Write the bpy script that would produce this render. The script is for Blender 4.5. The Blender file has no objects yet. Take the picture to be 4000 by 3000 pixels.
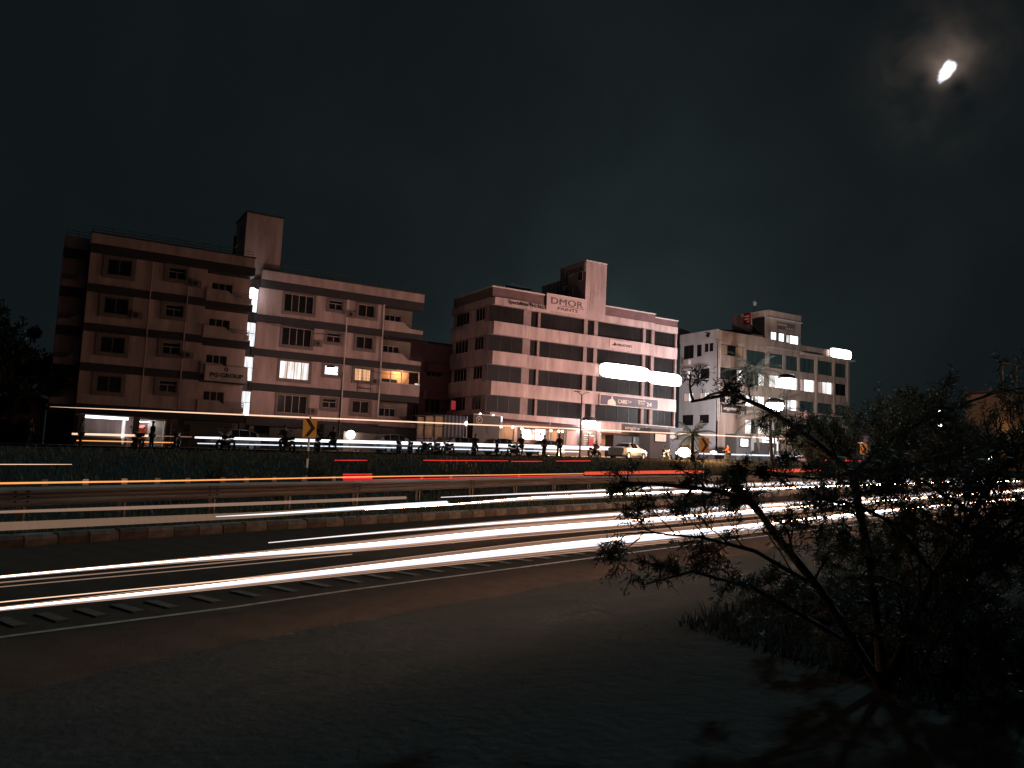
import bpy, bmesh, math, random
import numpy as np
from mathutils import Vector, Matrix
random.seed(7)
rng = np.random.default_rng(7)
R = math.radians
S = bpy.context.scene
COL = S.collection

# ------------------------------------------------------------------ camera
CAM = (0.0, 0.0, 1.5)
yaw, pitch, roll = R(30.27), R(5.504), R(2.524)
fwd = Vector((math.sin(yaw)*math.cos(pitch), math.cos(yaw)*math.cos(pitch), math.sin(pitch)))
rt = Vector((math.cos(yaw), -math.sin(yaw), 0)); up = rt.cross(fwd)
r2 = rt*math.cos(roll) + up*math.sin(roll); u2 = -rt*math.sin(roll) + up*math.cos(roll)
cd = bpy.data.cameras.new('camera'); cam = bpy.data.objects.new('camera', cd); COL.objects.link(cam)
cam.matrix_world = Matrix(((r2.x, u2.x, -fwd.x, CAM[0]), (r2.y, u2.y, -fwd.y, CAM[1]), (r2.z, u2.z, -fwd.z, CAM[2]), (0, 0, 0, 1)))
cd.sensor_width = 36; cd.lens = 36*3129/4000; cd.clip_start = 0.05; cd.clip_end = 6000
S.camera = cam

# ------------------------------------------------------------------ world: cloudy night sky with the moon
W = bpy.data.worlds.new('World'); S.world = W; W.use_nodes = True
nt = W.node_tree; N = nt.nodes; L = nt.links; N.clear()
def nd(t, **k):
    n = N.new(t)
    for a, b in k.items(): setattr(n, a, b)
    return n
def mth(op, a, b=None, c=None, clamp=False):
    n = nd('ShaderNodeMath', operation=op); n.use_clamp = clamp
    for i, x in enumerate((a, b, c)):
        if x is None: continue
        if isinstance(x, (int, float)): n.inputs[i].default_value = x
        else: L.new(x, n.inputs[i])
    return n.outputs[0]
tc = nd('ShaderNodeTexCoord')
def ang(v):
    v = Vector(v).normalized()
    n = nd('ShaderNodeVectorMath', operation='DOT_PRODUCT'); L.new(tc.outputs['Generated'], n.inputs[0]); n.inputs[1].default_value = v
    return mth('ARCCOSINE', mth('MINIMUM', n.outputs['Value'], 0.999999))
def noise(scale, detail=5, rough=.55, dist=0.0, off=(0, 0, 0)):
    mp = nd('ShaderNodeMapping'); L.new(tc.outputs['Generated'], mp.inputs[0]); mp.inputs['Location'].default_value = off
    n = nd('ShaderNodeTexNoise'); n.inputs['Scale'].default_value = scale; n.inputs['Detail'].default_value = detail
    n.inputs['Roughness'].default_value = rough; n.inputs['Distortion'].default_value = dist; L.new(mp.outputs[0], n.inputs['Vector'])
    return n.outputs['Fac']
def sstep(x, a, b):
    n = nd('ShaderNodeMapRange', interpolation_type='SMOOTHSTEP'); L.new(x, n.inputs[0])
    n.inputs[1].default_value = a; n.inputs[2].default_value = b; return n.outputs[0]
def rgb(fac, c):
    n = nd('ShaderNodeVectorMath', operation='SCALE'); n.inputs[0].default_value = c
    if isinstance(fac, (int, float)): n.inputs['Scale'].default_value = fac
    else: L.new(fac, n.inputs['Scale'])
    return n.outputs[0]
def addv(*vs):
    o = vs[0]
    for v in vs[1:]:
        n = nd('ShaderNodeVectorMath', operation='ADD'); L.new(o, n.inputs[0]); L.new(v, n.inputs[1]); o = n.outputs[0]
    return o
MOON = Vector((.9355, .5606, .5079)).normalized()
am = ang(MOON); ad = ang((.9465, .5520, .4850)); ad2 = ang((.918, .585, .5010)); ad3 = ang((.9515, .5440, .4600)); ac = ang((.60, .79, .17))
cl = noise(7, 6, .55, .6); cl2 = noise(26, 6, .6, .8, (3, 1, 2)); cl3 = noise(3.2, 5, .5, .4, (7, 2, 5))
big = sstep(cl3, .38, .7)
band = sstep(cl, .36, .66); fine = sstep(cl2, .34, .62)
cl5 = sstep(noise(15, 4, .5, .5, (1, 6, 2)), .33, .66); band2 = sstep(noise(9, 4, .5, .3, (4, 3, 8)), .30, .62)
def ex(a, k): return mth('EXPONENT', mth('MULTIPLY', a, -k))
def gauss(a, w): return mth('EXPONENT', mth('MULTIPLY', mth('MULTIPLY', a, a), -1/(w*w)))
dark = mth('SUBTRACT', 1, mth('MULTIPLY', mth('MAXIMUM', mth('MAXIMUM', gauss(ad, .0120), gauss(ad3, .0140)), mth('MULTIPLY', gauss(ad2, .014), .9)), .93))
halo = mth('MULTIPLY', mth('ADD', mth('MULTIPLY', ex(am, 72), 1.35), mth('MULTIPLY', gauss(am, .056), .055)), mth('MULTIPLY_ADD', mth('MULTIPLY', cl5, band2), .95, .12))
halo = mth('MULTIPLY', halo, dark)
e1 = (Vector((0, 0, 1)).cross(MOON)).normalized(); e2 = MOON.cross(e1).normalized()      # e1 points left in the picture, e2 up
def comp(v):
    n = nd('ShaderNodeVectorMath', operation='DOT_PRODUCT'); L.new(tc.outputs['Generated'], n.inputs[0]); n.inputs[1].default_value = v; return n.outputs['Value']
m1 = (e1*-.62+e2*.78).normalized(); m2 = (e1*.78+e2*.62).normalized()
q1 = mth('DIVIDE', comp(m1), .0100); q2 = mth('DIVIDE', comp(m2), .0060)
rr = mth('SQRT', mth('ADD', mth('MULTIPLY', q1, q1), mth('MULTIPLY', q2, q2)))
cl4 = noise(60, 3, .5, .3, (2, 4, 1))
wob = mth('MULTIPLY_ADD', mth('SUBTRACT', cl4, .5), 1.5, rr)
front = mth('GREATER_THAN', comp(MOON), 0.)
core = mth('MULTIPLY', mth('MULTIPLY', mth('SUBTRACT', 1, sstep(wob, .35, 1.3)), front), dark)
city = mth('MULTIPLY', ex(ac, 5.6), mth('MULTIPLY_ADD', big, .9, .75))
skycol = addv(rgb(mth('MULTIPLY_ADD', big, .14, .84), (.0060, .0088, .0102)), rgb(city, (.0125, .0190, .0190)),
              rgb(halo, (.40, .29, .23)), rgb(core, (3.0, 3.2, 3.5)))
bg = nd('ShaderNodeBackground'); L.new(skycol, bg.inputs['Color']); bg.inputs['Strength'].default_value = 1.0
wo = nd('ShaderNodeOutputWorld'); L.new(bg.outputs[0], wo.inputs['Surface'])

# ------------------------------------------------------------------ moonlight (the one sun lamp), exposure
sd = bpy.data.lights.new('moonlight', 'SUN'); sd.energy = .80; sd.angle = R(2.0); sd.color = (.60, .92, 1.0)
so = bpy.data.objects.new('moonlight', sd); COL.objects.link(so)
so.rotation_euler = MOON.to_track_quat('Z', 'Y').to_euler(); so.location = (40, 20, 60)
so['kind'] = 'helper'
vs = S.view_settings; S.display_settings.display_device = 'sRGB'
vs.view_transform = 'Standard'; vs.look = 'None'; vs.exposure = 0; vs.gamma = 1; vs.use_curve_mapping = False
S.render.engine = 'CYCLES'
S.cycles.use_denoising = True
S.cycles.max_bounces = 5; S.cycles.diffuse_bounces = 3; S.cycles.glossy_bounces = 3; S.cycles.transmission_bounces = 3
S.cycles.sample_clamp_indirect = 4
S.cycles.use_light_tree = True

# ------------------------------------------------------------------ materials
def mat(name, col, rough=.8, metal=0., spec=.4, emit=None, estr=0., noise_amt=0., nscale=3., bump=0., bscale=40., col2=None, stretch=(1, 1, 1)):
    m = bpy.data.materials.new(name); m.use_nodes = True
    t = m.node_tree; b = t.nodes['Principled BSDF']
    b.inputs['Base Color'].default_value = (*col, 1); b.inputs['Roughness'].default_value = rough
    b.inputs['Metallic'].default_value = metal; b.inputs['Specular IOR Level'].default_value = spec
    if emit: b.inputs['Emission Color'].default_value = (*emit, 1); b.inputs['Emission Strength'].default_value = estr
    c = t.nodes.new('ShaderNodeTexCoord'); mp = t.nodes.new('ShaderNodeMapping'); mp.inputs['Scale'].default_value = stretch
    t.links.new(c.outputs['Object'], mp.inputs[0])
    if noise_amt > 0:
        n = t.nodes.new('ShaderNodeTexNoise'); n.inputs['Scale'].default_value = nscale; n.inputs['Detail'].default_value = 7; n.inputs['Roughness'].default_value = .65
        t.links.new(mp.outputs[0], n.inputs['Vector'])
        r = t.nodes.new('ShaderNodeValToRGB'); k = noise_amt
        d = col2 or tuple(x*(1-k) for x in col)
        r.color_ramp.elements[0].position = .32; r.color_ramp.elements[1].position = .68
        r.color_ramp.elements[0].color = (*d, 1); r.color_ramp.elements[1].color = (*[min(1, x*(1+k*.35)) for x in col], 1)
        t.links.new(n.outputs['Fac'], r.inputs[0]); t.links.new(r.outputs[0], b.inputs['Base Color'])
    if bump > 0:
        n2 = t.nodes.new('ShaderNodeTexNoise'); n2.inputs['Scale'].default_value = bscale; n2.inputs['Detail'].default_value = 5
        t.links.new(c.outputs['Object'], n2.inputs['Vector'])
        bp = t.nodes.new('ShaderNodeBump'); bp.inputs['Strength'].default_value = bump; bp.inputs['Distance'].default_value = .02
        t.links.new(n2.outputs['Fac'], bp.inputs['Height']); t.links.new(bp.outputs[0], b.inputs['Normal'])
    return m
def emis(name, col, s, base=(.6, .6, .6)):
    return mat(name, base, .5, emit=col, estr=s)
def glow_mat(name, col, s):
    """light drawn in the air by a passing lamp: it adds its light to whatever is behind and casts no shade"""
    m = bpy.data.materials.new(name); m.use_nodes = True; t = m.node_tree; t.nodes.clear()
    e = t.nodes.new('ShaderNodeEmission'); e.inputs[0].default_value = (*col, 1); e.inputs[1].default_value = s
    tr = t.nodes.new('ShaderNodeBsdfTransparent'); a = t.nodes.new('ShaderNodeAddShader'); o = t.nodes.new('ShaderNodeOutputMaterial')
    t.links.new(e.outputs[0], a.inputs[0]); t.links.new(tr.outputs[0], a.inputs[1]); t.links.new(a.outputs[0], o.inputs[0])
    return m
def curtain(name, c1, c2, s, scale=3.2):
    """a lit curtained pane: folds of cloth in front of a lamp-lit room"""
    m = mat(name, (.5, .45, .4), .6, emit=c1, estr=s); t = m.node_tree; b = t.nodes['Principled BSDF']
    c = t.nodes.new('ShaderNodeTexCoord'); mp = t.nodes.new('ShaderNodeMapping'); mp.inputs['Scale'].default_value = (scale, scale, .25)
    n = t.nodes.new('ShaderNodeTexNoise'); n.inputs['Scale'].default_value = 2.2; n.inputs['Detail'].default_value = 3
    r = t.nodes.new('ShaderNodeValToRGB'); r.color_ramp.elements[0].position = .38; r.color_ramp.elements[1].position = .6
    r.color_ramp.elements[0].color = (*c2, 1); r.color_ramp.elements[1].color = (*c1, 1)
    t.links.new(c.outputs['Object'], mp.inputs[0]); t.links.new(mp.outputs[0], n.inputs['Vector']); t.links.new(n.outputs['Fac'], r.inputs[0])
    t.links.new(r.outputs[0], b.inputs['Emission Color'])
    return m
M = {}
M['pink'] = mat('pink_plaster', (.48, .335, .315), .85, noise_amt=.40, nscale=.75, bump=.25, bscale=9, stretch=(1.6, 1.6, .28))
M['pinkL'] = mat('rose_plaster', (.43, .29, .27), .85, noise_amt=.40, nscale=.75, bump=.25, bscale=9, stretch=(1.6, 1.6, .28))
M['tan'] = mat('tan_plaster', (.46, .32, .26), .85, noise_amt=.40, nscale=.75, bump=.25, bscale=9, stretch=(1.6, 1.6, .28))
M['pale'] = mat('pale_plaster', (.52, .48, .50), .85, noise_amt=.2, nscale=.5, bump=.25, bscale=9, stretch=(1.6, 1.6, .28))
M['band'] = mat('dark_band_paint', (.035, .030, .032), .8, noise_amt=.3, nscale=1.)
M['pier'] = mat('pier_recess_shade', (.27, .185, .175), .85, noise_amt=.3, nscale=1)  # wall pink darkened: shade of the window recess put into the colour
M['maroon'] = mat('maroon_paint', (.16, .085, .085), .8, noise_amt=.3, nscale=.8)
M['coping'] = mat('coping', (.62, .5, .47), .8, noise_amt=.2, nscale=2)
M['surround'] = mat('grey_surround', (.17, .12, .11), .85, noise_amt=.2, nscale=2)
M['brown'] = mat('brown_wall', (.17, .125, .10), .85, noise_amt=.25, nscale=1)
M['frame'] = mat('window_frame', (.35, .27, .24), .5, noise_amt=.1)
M['dframe'] = mat('dark_frame', (.03, .027, .026), .45, metal=.3)
M['glass'] = mat('dark_glass', (.012, .012, .014), .22, spec=.3)
M['glassb'] = mat('tinted_glass', (.020, .017, .017), .42, spec=.05, noise_amt=.5, nscale=.35)
M['glassg'] = mat('green_glass', (.05, .085, .085), .35, spec=.3, noise_amt=.5, nscale=2.5, stretch=(4, 1, .2))
M['steel'] = mat('painted_steel', (.05, .045, .045), .5, metal=.5)
M['galv'] = mat('galvanised_steel', (.30, .25, .21), .6, metal=.15, noise_amt=.45, nscale=1.6, stretch=(.4, .4, 6))
M['concrete'] = mat('concrete', (.30, .27, .24), .9, noise_amt=.35, nscale=3, bump=.4, bscale=25)
M['kerbA'] = mat('kerb_pale_paint', (.22, .175, .135), .9, noise_amt=.55, nscale=6, bump=.5, bscale=30)
M['kerbB'] = mat('kerb_dark_paint', (.12, .095, .075), .9, noise_amt=.5, nscale=6, bump=.5, bscale=30)
M['soil'] = mat('soil', (.050, .055, .053), .95, spec=0., noise_amt=.15, nscale=5, bump=.8, bscale=12)
M['paint'] = mat('road_paint', (.45, .40, .33), .7, noise_amt=.6, nscale=7)
M['thermo'] = mat('yellow_road_paint', (.095, .076, .055), .8, noise_amt=.6, nscale=9)
M['grass'] = mat('grass_blade', (.12, .088, .048), .7, noise_amt=.5, nscale=2)
M['weed'] = mat('weed_leaf', (.13, .12, .05), .7, noise_amt=.45, nscale=3)
M['flower'] = mat('pale_flower', (.30, .26, .19), .7)
M['leaf'] = mat('tree_leaf', (.040, .050, .036), .6, noise_amt=.4, nscale=5)
M['palm'] = mat('palm_leaf', (.045, .055, .04), .6, noise_amt=.4, nscale=3)
def translucent(m, k):
    t = m.node_tree; b = t.nodes['Principled BSDF']; o = [n for n in t.nodes if n.type == 'OUTPUT_MATERIAL'][0]
    tr = t.nodes.new('ShaderNodeBsdfTranslucent'); mx = t.nodes.new('ShaderNodeMixShader'); mx.inputs[0].default_value = k
    l = b.inputs['Base Color'].links
    if l: t.links.new(l[0].from_socket, tr.inputs[0])
    t.links.new(b.outputs[0], mx.inputs[1]); t.links.new(tr.outputs[0], mx.inputs[2]); t.links.new(mx.outputs[0], o.inputs[0])
for k_, f_ in (('grass', .5), ('weed', .5), ('leaf', .35), ('palm', .45)): translucent(M[k_], f_)
M['bark'] = mat('bark', (.045, .033, .024), .95, noise_amt=.5, nscale=8, bump=1, bscale=30)
M['white'] = mat('white_paint', (.62, .55, .50), .6, noise_amt=.12, nscale=2)
M['carw'] = mat('white_car_paint', (.62, .56, .52), .28, spec=.5, noise_amt=.06)
M['carg'] = mat('grey_car_paint', (.30, .28, .27), .3, spec=.5, noise_amt=.06)
M['card'] = mat('dark_car_paint', (.10, .085, .08), .3, spec=.5)
M['rubber'] = mat('rubber', (.014, .014, .014), .85)
M['blackp'] = mat('black_plastic', (.02, .02, .021), .5)
M['alloy'] = mat('alloy', (.4, .4, .4), .35, metal=.8)
M['redlens'] = mat('red_lens', (.25, .01, .01), .25)
M['clearlens'] = mat('clear_lens', (.6, .6, .6), .15)
M['yellow'] = mat('chevron_yellow', (.80, .42, .08), .55, noise_amt=.15, nscale=5)
M['black'] = mat('black_print', (.015, .013, .012), .6)
M['refl'] = mat('reflective_white', (.75, .76, .8), .4, emit=(.8, .88, 1), estr=.0)
M['signp'] = mat('pink_signboard', (.52, .36, .34), .6, noise_amt=.1)
M['signt'] = mat('worn_letters', (.13, .075, .075), .7, noise_amt=.4, nscale=2)
M['signdk'] = mat('dark_signboard', (.055, .045, .045), .6, noise_amt=.2)
M['purple'] = mat('purple_banner', (.10, .065, .085), .6, noise_amt=.3, nscale=.3)
M['cream'] = mat('cream_letters', (.62, .5, .42), .6)
M['redp'] = mat('red_print', (.35, .02, .02), .6)
M['wood'] = mat('ply_board', (.42, .29, .19), .8, noise_amt=.4, nscale=2, stretch=(3, 3, .4))
M['blue'] = mat('blue_tarp', (.05, .055, .085), .6, noise_amt=.3, nscale=2)
M['tank'] = mat('black_tank', (.02, .02, .022), .35)
M['skin'] = mat('skin', (.22, .13, .09), .6)
M['cloth_dark'] = mat('dark_cloth', (.03, .028, .03), .9, noise_amt=.3)
M['cloth_pale'] = mat('pale_cloth', (.48, .36, .31), .9, noise_amt=.2)
M['cloth_red'] = mat('orange_red_cloth', (.6, .07, .02), .9, noise_amt=.2)
M['cloth_teal'] = mat('teal_cloth', (.08, .15, .15), .9, noise_amt=.2)
M['trouser'] = mat('trousers', (.04, .04, .05), .9, noise_amt=.3)
M['hair'] = mat('hair', (.01, .009, .008), .7)
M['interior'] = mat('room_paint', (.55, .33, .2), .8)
# things that shine
M['e_white'] = glow_mat('trail_white', (.72, .82, .98), .56)
M['e_hot'] = glow_mat('trail_added_light', (1.0, .52, .30), 15)  # added warm emitter inside the trail, there to light the road
M['e_hot2'] = glow_mat('trail_added_light_far', (1.0, .50, .28), 55)  # stronger added emitter, there to brighten the guardrail
M['e_halo'] = glow_mat('trail_halo', (1.0, .52, .32), .11)
M['e_hair'] = glow_mat('trail_hair', (1.0, .66, .50), .16)
M['e_white2'] = glow_mat('trail_white_soft', (.66, .75, .86), .75)
M['e_white3'] = glow_mat('trail_white_far', (.95, .96, 1.0), .8)
M['e_fringe'] = glow_mat('trail_peach', (1.0, .60, .42), .13)
M['e_brown'] = glow_mat('trail_brown', (1.0, .60, .40), .085)
M['e_orange'] = glow_mat('trail_orange', (1.0, .36, .10), .6)
M['e_orange2'] = glow_mat('trail_orange_pale', (1.0, .62, .42), .62)
M['e_red'] = glow_mat('trail_red', (1.0, .04, .04), .42)
M['e_red2'] = glow_mat('trail_red_orange', (1.0, .10, .045), .42)
M['e_sign'] = emis('lit_sign_face', (1, .98, .97), 9)
M['e_stair'] = curtain('stair_glass', (.90, .95, 1.0), (.34, .40, .42), 1.3, 5)
M['e_win'] = curtain('lit_curtain_white', (.88, .93, 1.0), (.42, .34, .26), 1.15)
M['e_winw'] = curtain('lit_curtain_warm', (1.0, .55, .26), (.34, .13, .04), .95)
M['e_glow'] = emis('lit_pane_white', (.95, .97, 1.0), 2.2)
M['e_pink'] = curtain('lit_curtain_pink', (.75, .45, .42), (.12, .06, .06), .5)
M['e_room'] = emis('room_lamp', (1, .55, .28), .0)
M['e_tube'] = emis('tube_light', (.85, .93, 1.0), 3.5)
M['e_screen'] = emis('lit_poster', (.93, .95, 1.0), 2.2)
M['e_bulb'] = emis('bulb', (.95, .97, 1.0), 6)
M['e_lamp'] = emis('lamp_lens', (.95, .98, 1.0), 40)
M['e_lampw'] = emis('lamp_lens_warm', (1, .93, .85), 14)
M['e_head'] = emis('headlight_lit', (.97, .98, 1.0), 60)
M['e_redled'] = emis('red_led', (1, .07, .03), .9)
M['e_redglow'] = emis('red_lamp', (.8, .03, .05), .3)
M['e_poster'] = emis('poster_orange', (.8, .24, .08), .35)
M['e_shop'] = emis('glowing_shop_wall', (.30, .36, .37), .16, base=(.25, .3, .3))  # plain wall, not a lamp: faint room light put into its material
M['e_reddoor'] = mat('glowing_red_door', (.30, .06, .03), .6, emit=(.55, .12, .05), estr=.10)  # door emits a little: booth light put into its colour
def asphalt(name, col, wave=0.):
    m = mat(name, col, .95, spec=.0, noise_amt=.15, nscale=4, bump=.35, bscale=85); t = m.node_tree
    if wave:
        b = t.nodes['Principled BSDF']; bp = [n for n in t.nodes if n.type == 'BUMP'][0]
        c = t.nodes.new('ShaderNodeTexCoord'); mp = t.nodes.new('ShaderNodeMapping'); mp.inputs['Rotation'].default_value = (0, 0, -R(21))
        w = t.nodes.new('ShaderNodeTexWave'); w.wave_type = 'BANDS'; w.bands_direction = 'X'
        w.inputs['Scale'].default_value = .62; w.inputs['Distortion'].default_value = 1.1; w.inputs['Detail'].default_value = 2
        w.inputs['Detail Scale'].default_value = .4
        t.links.new(c.outputs['Object'], mp.inputs[0]); t.links.new(mp.outputs[0], w.inputs['Vector'])
        b2 = t.nodes.new('ShaderNodeBump'); b2.inputs['Strength'].default_value = wave; b2.inputs['Distance'].default_value = .05
        t.links.new(w.outputs['Fac'], b2.inputs['Height']); t.links.new(bp.outputs[0], b2.inputs['Normal']); t.links.new(b2.outputs[0], b.inputs['Normal'])
    return m
M['asphalt'] = asphalt('asphalt', (.082, .064, .052), .10)
M['asphalt2'] = asphalt('service_asphalt', (.055, .048, .042))

# ------------------------------------------------------------------ mesh helpers
class MB:
    def __init__(s): s.v = []; s.f = []
    def add(s, vs, fs):
        o = len(s.v); s.v += [tuple(p) for p in vs]; s.f += [tuple(i+o for i in f) for f in fs]; return s
    def box(s, x0, x1, y0, y1, z0, z1):
        return s.add([(x0,y0,z0),(x1,y0,z0),(x1,y1,z0),(x0,y1,z0),(x0,y0,z1),(x1,y0,z1),(x1,y1,z1),(x0,y1,z1)],
                     [(0,3,2,1),(4,5,6,7),(0,1,5,4),(1,2,6,5),(2,3,7,6),(3,0,4,7)])
    def prism(s, poly, a0, a1, axis='y'):
        n = len(poly)
        def P(p, a): return (p[0], a, p[1]) if axis == 'y' else ((a, p[0], p[1]) if axis == 'x' else (p[0], p[1], a))
        return s.add([P(p, a0) for p in poly]+[P(p, a1) for p in poly],
                     [tuple(range(n)), tuple(range(2*n-1, n-1, -1))]+[(i, n+i, n+(i+1) % n, (i+1) % n) for i in range(n)])
    def tube(s, pts, rad, n=8, flat=1.0, cap=True):
        """round (or flattened: flat = height/width) tube along points; rad a number or one per point"""
        pts = [Vector(p) for p in pts]; k = len(pts)
        rads = [rad]*k if isinstance(rad, (int, float)) else list(rad)
        vs = []
        for i, p in enumerate(pts):
            d = (pts[min(i+1, k-1)]-pts[max(i-1, 0)])
            d = d.normalized() if d.length > 1e-9 else Vector((0, 0, 1))
            a = Vector((0, 0, 1)) if abs(d.z) < .95 else Vector((1, 0, 0))
            sd_ = d.cross(a).normalized(); u_ = sd_.cross(d).normalized()
            for j in range(n):
                t = 2*math.pi*j/n
                vs.append(p + sd_*(rads[i]*math.cos(t)) + u_*(rads[i]*flat*math.sin(t)))
        fs = [(i*n+j, i*n+(j+1) % n, (i+1)*n+(j+1) % n, (i+1)*n+j) for i in range(k-1) for j in range(n)]
        if cap: fs += [tuple(range(n-1, -1, -1)), tuple((k-1)*n+j for j in range(n))]
        return s.add(vs, fs)
    def bar(s, p, q, r, n=6): return s.tube([p, q], r, n)
    def ball(s, c, rx, ry=None, rz=None, nu=12, nv=8):
        ry = rx if ry is None else ry; rz = rx if rz is None else rz
        vs = [(c[0], c[1], c[2]-rz)]
        for i in range(1, nv):
            a = -math.pi/2+math.pi*i/nv
            vs += [(c[0]+rx*math.cos(a)*math.cos(2*math.pi*j/nu), c[1]+ry*math.cos(a)*math.sin(2*math.pi*j/nu), c[2]+rz*math.sin(a)) for j in range(nu)]
        vs.append((c[0], c[1], c[2]+rz)); t = len(vs)-1
        fs = [(0, 1+(j+1) % nu, 1+j) for j in range(nu)]
        for i in range(nv-2):
            fs += [(1+i*nu+j, 1+i*nu+(j+1) % nu, 1+(i+1)*nu+(j+1) % nu, 1+(i+1)*nu+j) for j in range(nu)]
        fs += [(t, 1+(nv-2)*nu+j, 1+(nv-2)*nu+(j+1) % nu) for j in range(nu)]
        return s.add(vs, fs)
    def disc(s, c, r, h, axis='y', n=20, hole=0.):
        """a short cylinder (or ring) with its axis along x or y, centred on c"""
        def P(a, rr, d):
            u, v = rr*math.cos(a), rr*math.sin(a)
            return (c[0]+u, c[1]+d, c[2]+v) if axis == 'y' else (c[0]+d, c[1]+u, c[2]+v)
        vs = []; A = [2*math.pi*i/n for i in range(n)]
        for d in (-h/2, h/2): vs += [P(a, r, d) for a in A]
        if hole:
            for d in (-h/2, h/2): vs += [P(a, hole, d) for a in A]
        fs = []
        for i in range(n):
            j = (i+1) % n
            fs.append((i, j, n+j, n+i))
            if hole: fs += [(2*n+i, 3*n+i, 3*n+j, 2*n+j), (i, 2*n+i, 2*n+j, j), (n+i, n+j, 3*n+j, 3*n+i)]
        if not hole: fs += [tuple(range(n-1, -1, -1)), tuple(range(n, 2*n))]
        return s.add(vs, fs)
    def arr(s, V, F):
        return s.add([tuple(p) for p in V], [tuple(f) for f in F])
    def mesh(s, name, m, smooth=False):
        me = bpy.data.meshes.new(name); me.from_pydata(s.v, [], s.f); me.materials.append(m)
        if smooth: me.polygons.foreach_set('use_smooth', [True]*len(me.polygons))
        me.update(); return me  # added light source hidden in the white core
    def build(s, name, m, parent=None, smooth=False, **k):
        return link(name, s.mesh(name, m, smooth), parent, **k)
WORLD = set()   # roots whose children are modelled in world coordinates
def link(name, data, parent=None, label=None, kind=None):
    o = bpy.data.objects.new(name, data); COL.objects.link(o)
    if parent is not None:
        o.parent = parent
        if parent.name in WORLD: o.location = -parent.location
    if label: o['label'] = label
    if kind: o['kind'] = kind
    return o
def tag(o, label, cat, group=None, kind=None):
    if label: o['label'] = label
    if cat: o['category'] = cat
    if group: o['group'] = group
    if kind: o['kind'] = kind
    return o
def thing(name, label, cat, loc=(0, 0, 0), rz=0, group=None, world=False):
    o = bpy.data.objects.new(name, None); COL.objects.link(o); o.location = loc; o.rotation_euler = (0, 0, rz); o.empty_display_size = .3
    if world: WORLD.add(o.name)
    return tag(o, label, cat, group)
def dup(root, loc, rz, label, group=None, scale=1.):
    r = root.copy(); COL.objects.link(r); r.location = loc; r.rotation_euler = (0, 0, rz); r.scale = (scale,)*3; r['label'] = label
    if group: r['group'] = group
    for c in list(root.children):
        d = c.copy(); COL.objects.link(d); d.parent = r
        for g in list(c.children):
            e = g.copy(); COL.objects.link(e); e.parent = d
    return r
def text(name, body, m, parent, loc, size, axis='y', extrude=.03, width=None, bold=0., shear=0., align='LEFT'):
    c = bpy.data.curves.new(name, 'FONT'); c.body = body; c.size = size; c.extrude = extrude; c.offset = bold; c.shear = shear
    c.align_x = align; c.align_y = 'BOTTOM_BASELINE'; c.resolution_u = 3; c.materials.append(m)
    tmp = bpy.data.objects.new('tmp', c); COL.objects.link(tmp); bpy.context.view_layer.update()
    me = bpy.data.meshes.new_from_object(tmp.evaluated_get(bpy.context.evaluated_depsgraph_get())); bpy.data.objects.remove(tmp)
    me.name = name
    if not me.materials: me.materials.append(m)
    xs = [v.co.x for v in me.vertices]
    sx = width/(max(xs)-min(xs)) if width else 1
    o = link(name, me, parent); o.location = Vector(loc)+o.location; o.scale = (sx, 1, 1)
    o.rotation_euler = (R(90), 0, 0) if axis == 'y' else (R(90), 0, R(-90))
    return o
# facade helpers: axis 'y' faces -Y (u = X), axis 'x' faces -X (u = Y); d = distance out of the wall plane
def FP(ax, pl, u, z, d): return (u, pl-d, z) if ax == 'y' else (pl-d, u, z)
def fbox(mb, ax, pl, u0, u1, z0, z1, d0, d1):
    if ax == 'y': return mb.box(u0, u1, pl-d1, pl-d0, z0, z1)
    return mb.box(pl-d1, pl-d0, u0, u1, z0, z1)
def wallholes(mb, ax, pl, u0, u1, z0, z1, holes, depth=.3):
    """wall skin with real openings and their reveals"""
    holes = [(max(a, u0), min(b, u1), max(c, z0), min(d, z1)) for a, b, c, d in holes]
    holes = [h for h in holes if h[1] > h[0] and h[3] > h[2]]
    us = sorted({round(x, 4) for x in [u0, u1]+[x for h in holes for x in h[:2]]}); zs = sorted({round(x, 4) for x in [z0, z1]+[x for h in holes for x in h[2:]]})
    for i in range(len(us)-1):
        for j in range(len(zs)-1):
            cu, cz = (us[i]+us[i+1])/2, (zs[j]+zs[j+1])/2
            if any(h[0] < cu < h[1] and h[2] < cz < h[3] for h in holes): continue
            q = [FP(ax, pl, us[i], zs[j], 0), FP(ax, pl, us[i+1], zs[j], 0), FP(ax, pl, us[i+1], zs[j+1], 0), FP(ax, pl, us[i], zs[j+1], 0)]
            mb.add(q, [(0, 1, 2, 3)])
    for a, b, c, d in list(holes)+[(u0, u1, z0, z1)]:
        for (p, q) in (((a, c), (b, c)), ((b, c), (b, d)), ((b, d), (a, d)), ((a, d), (a, c))):
            mb.add([FP(ax, pl, p[0], p[1], 0), FP(ax, pl, q[0], q[1], 0), FP(ax, pl, q[0], q[1], -depth), FP(ax, pl, p[0], p[1], -depth)], [(0, 1, 2, 3)])
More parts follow.
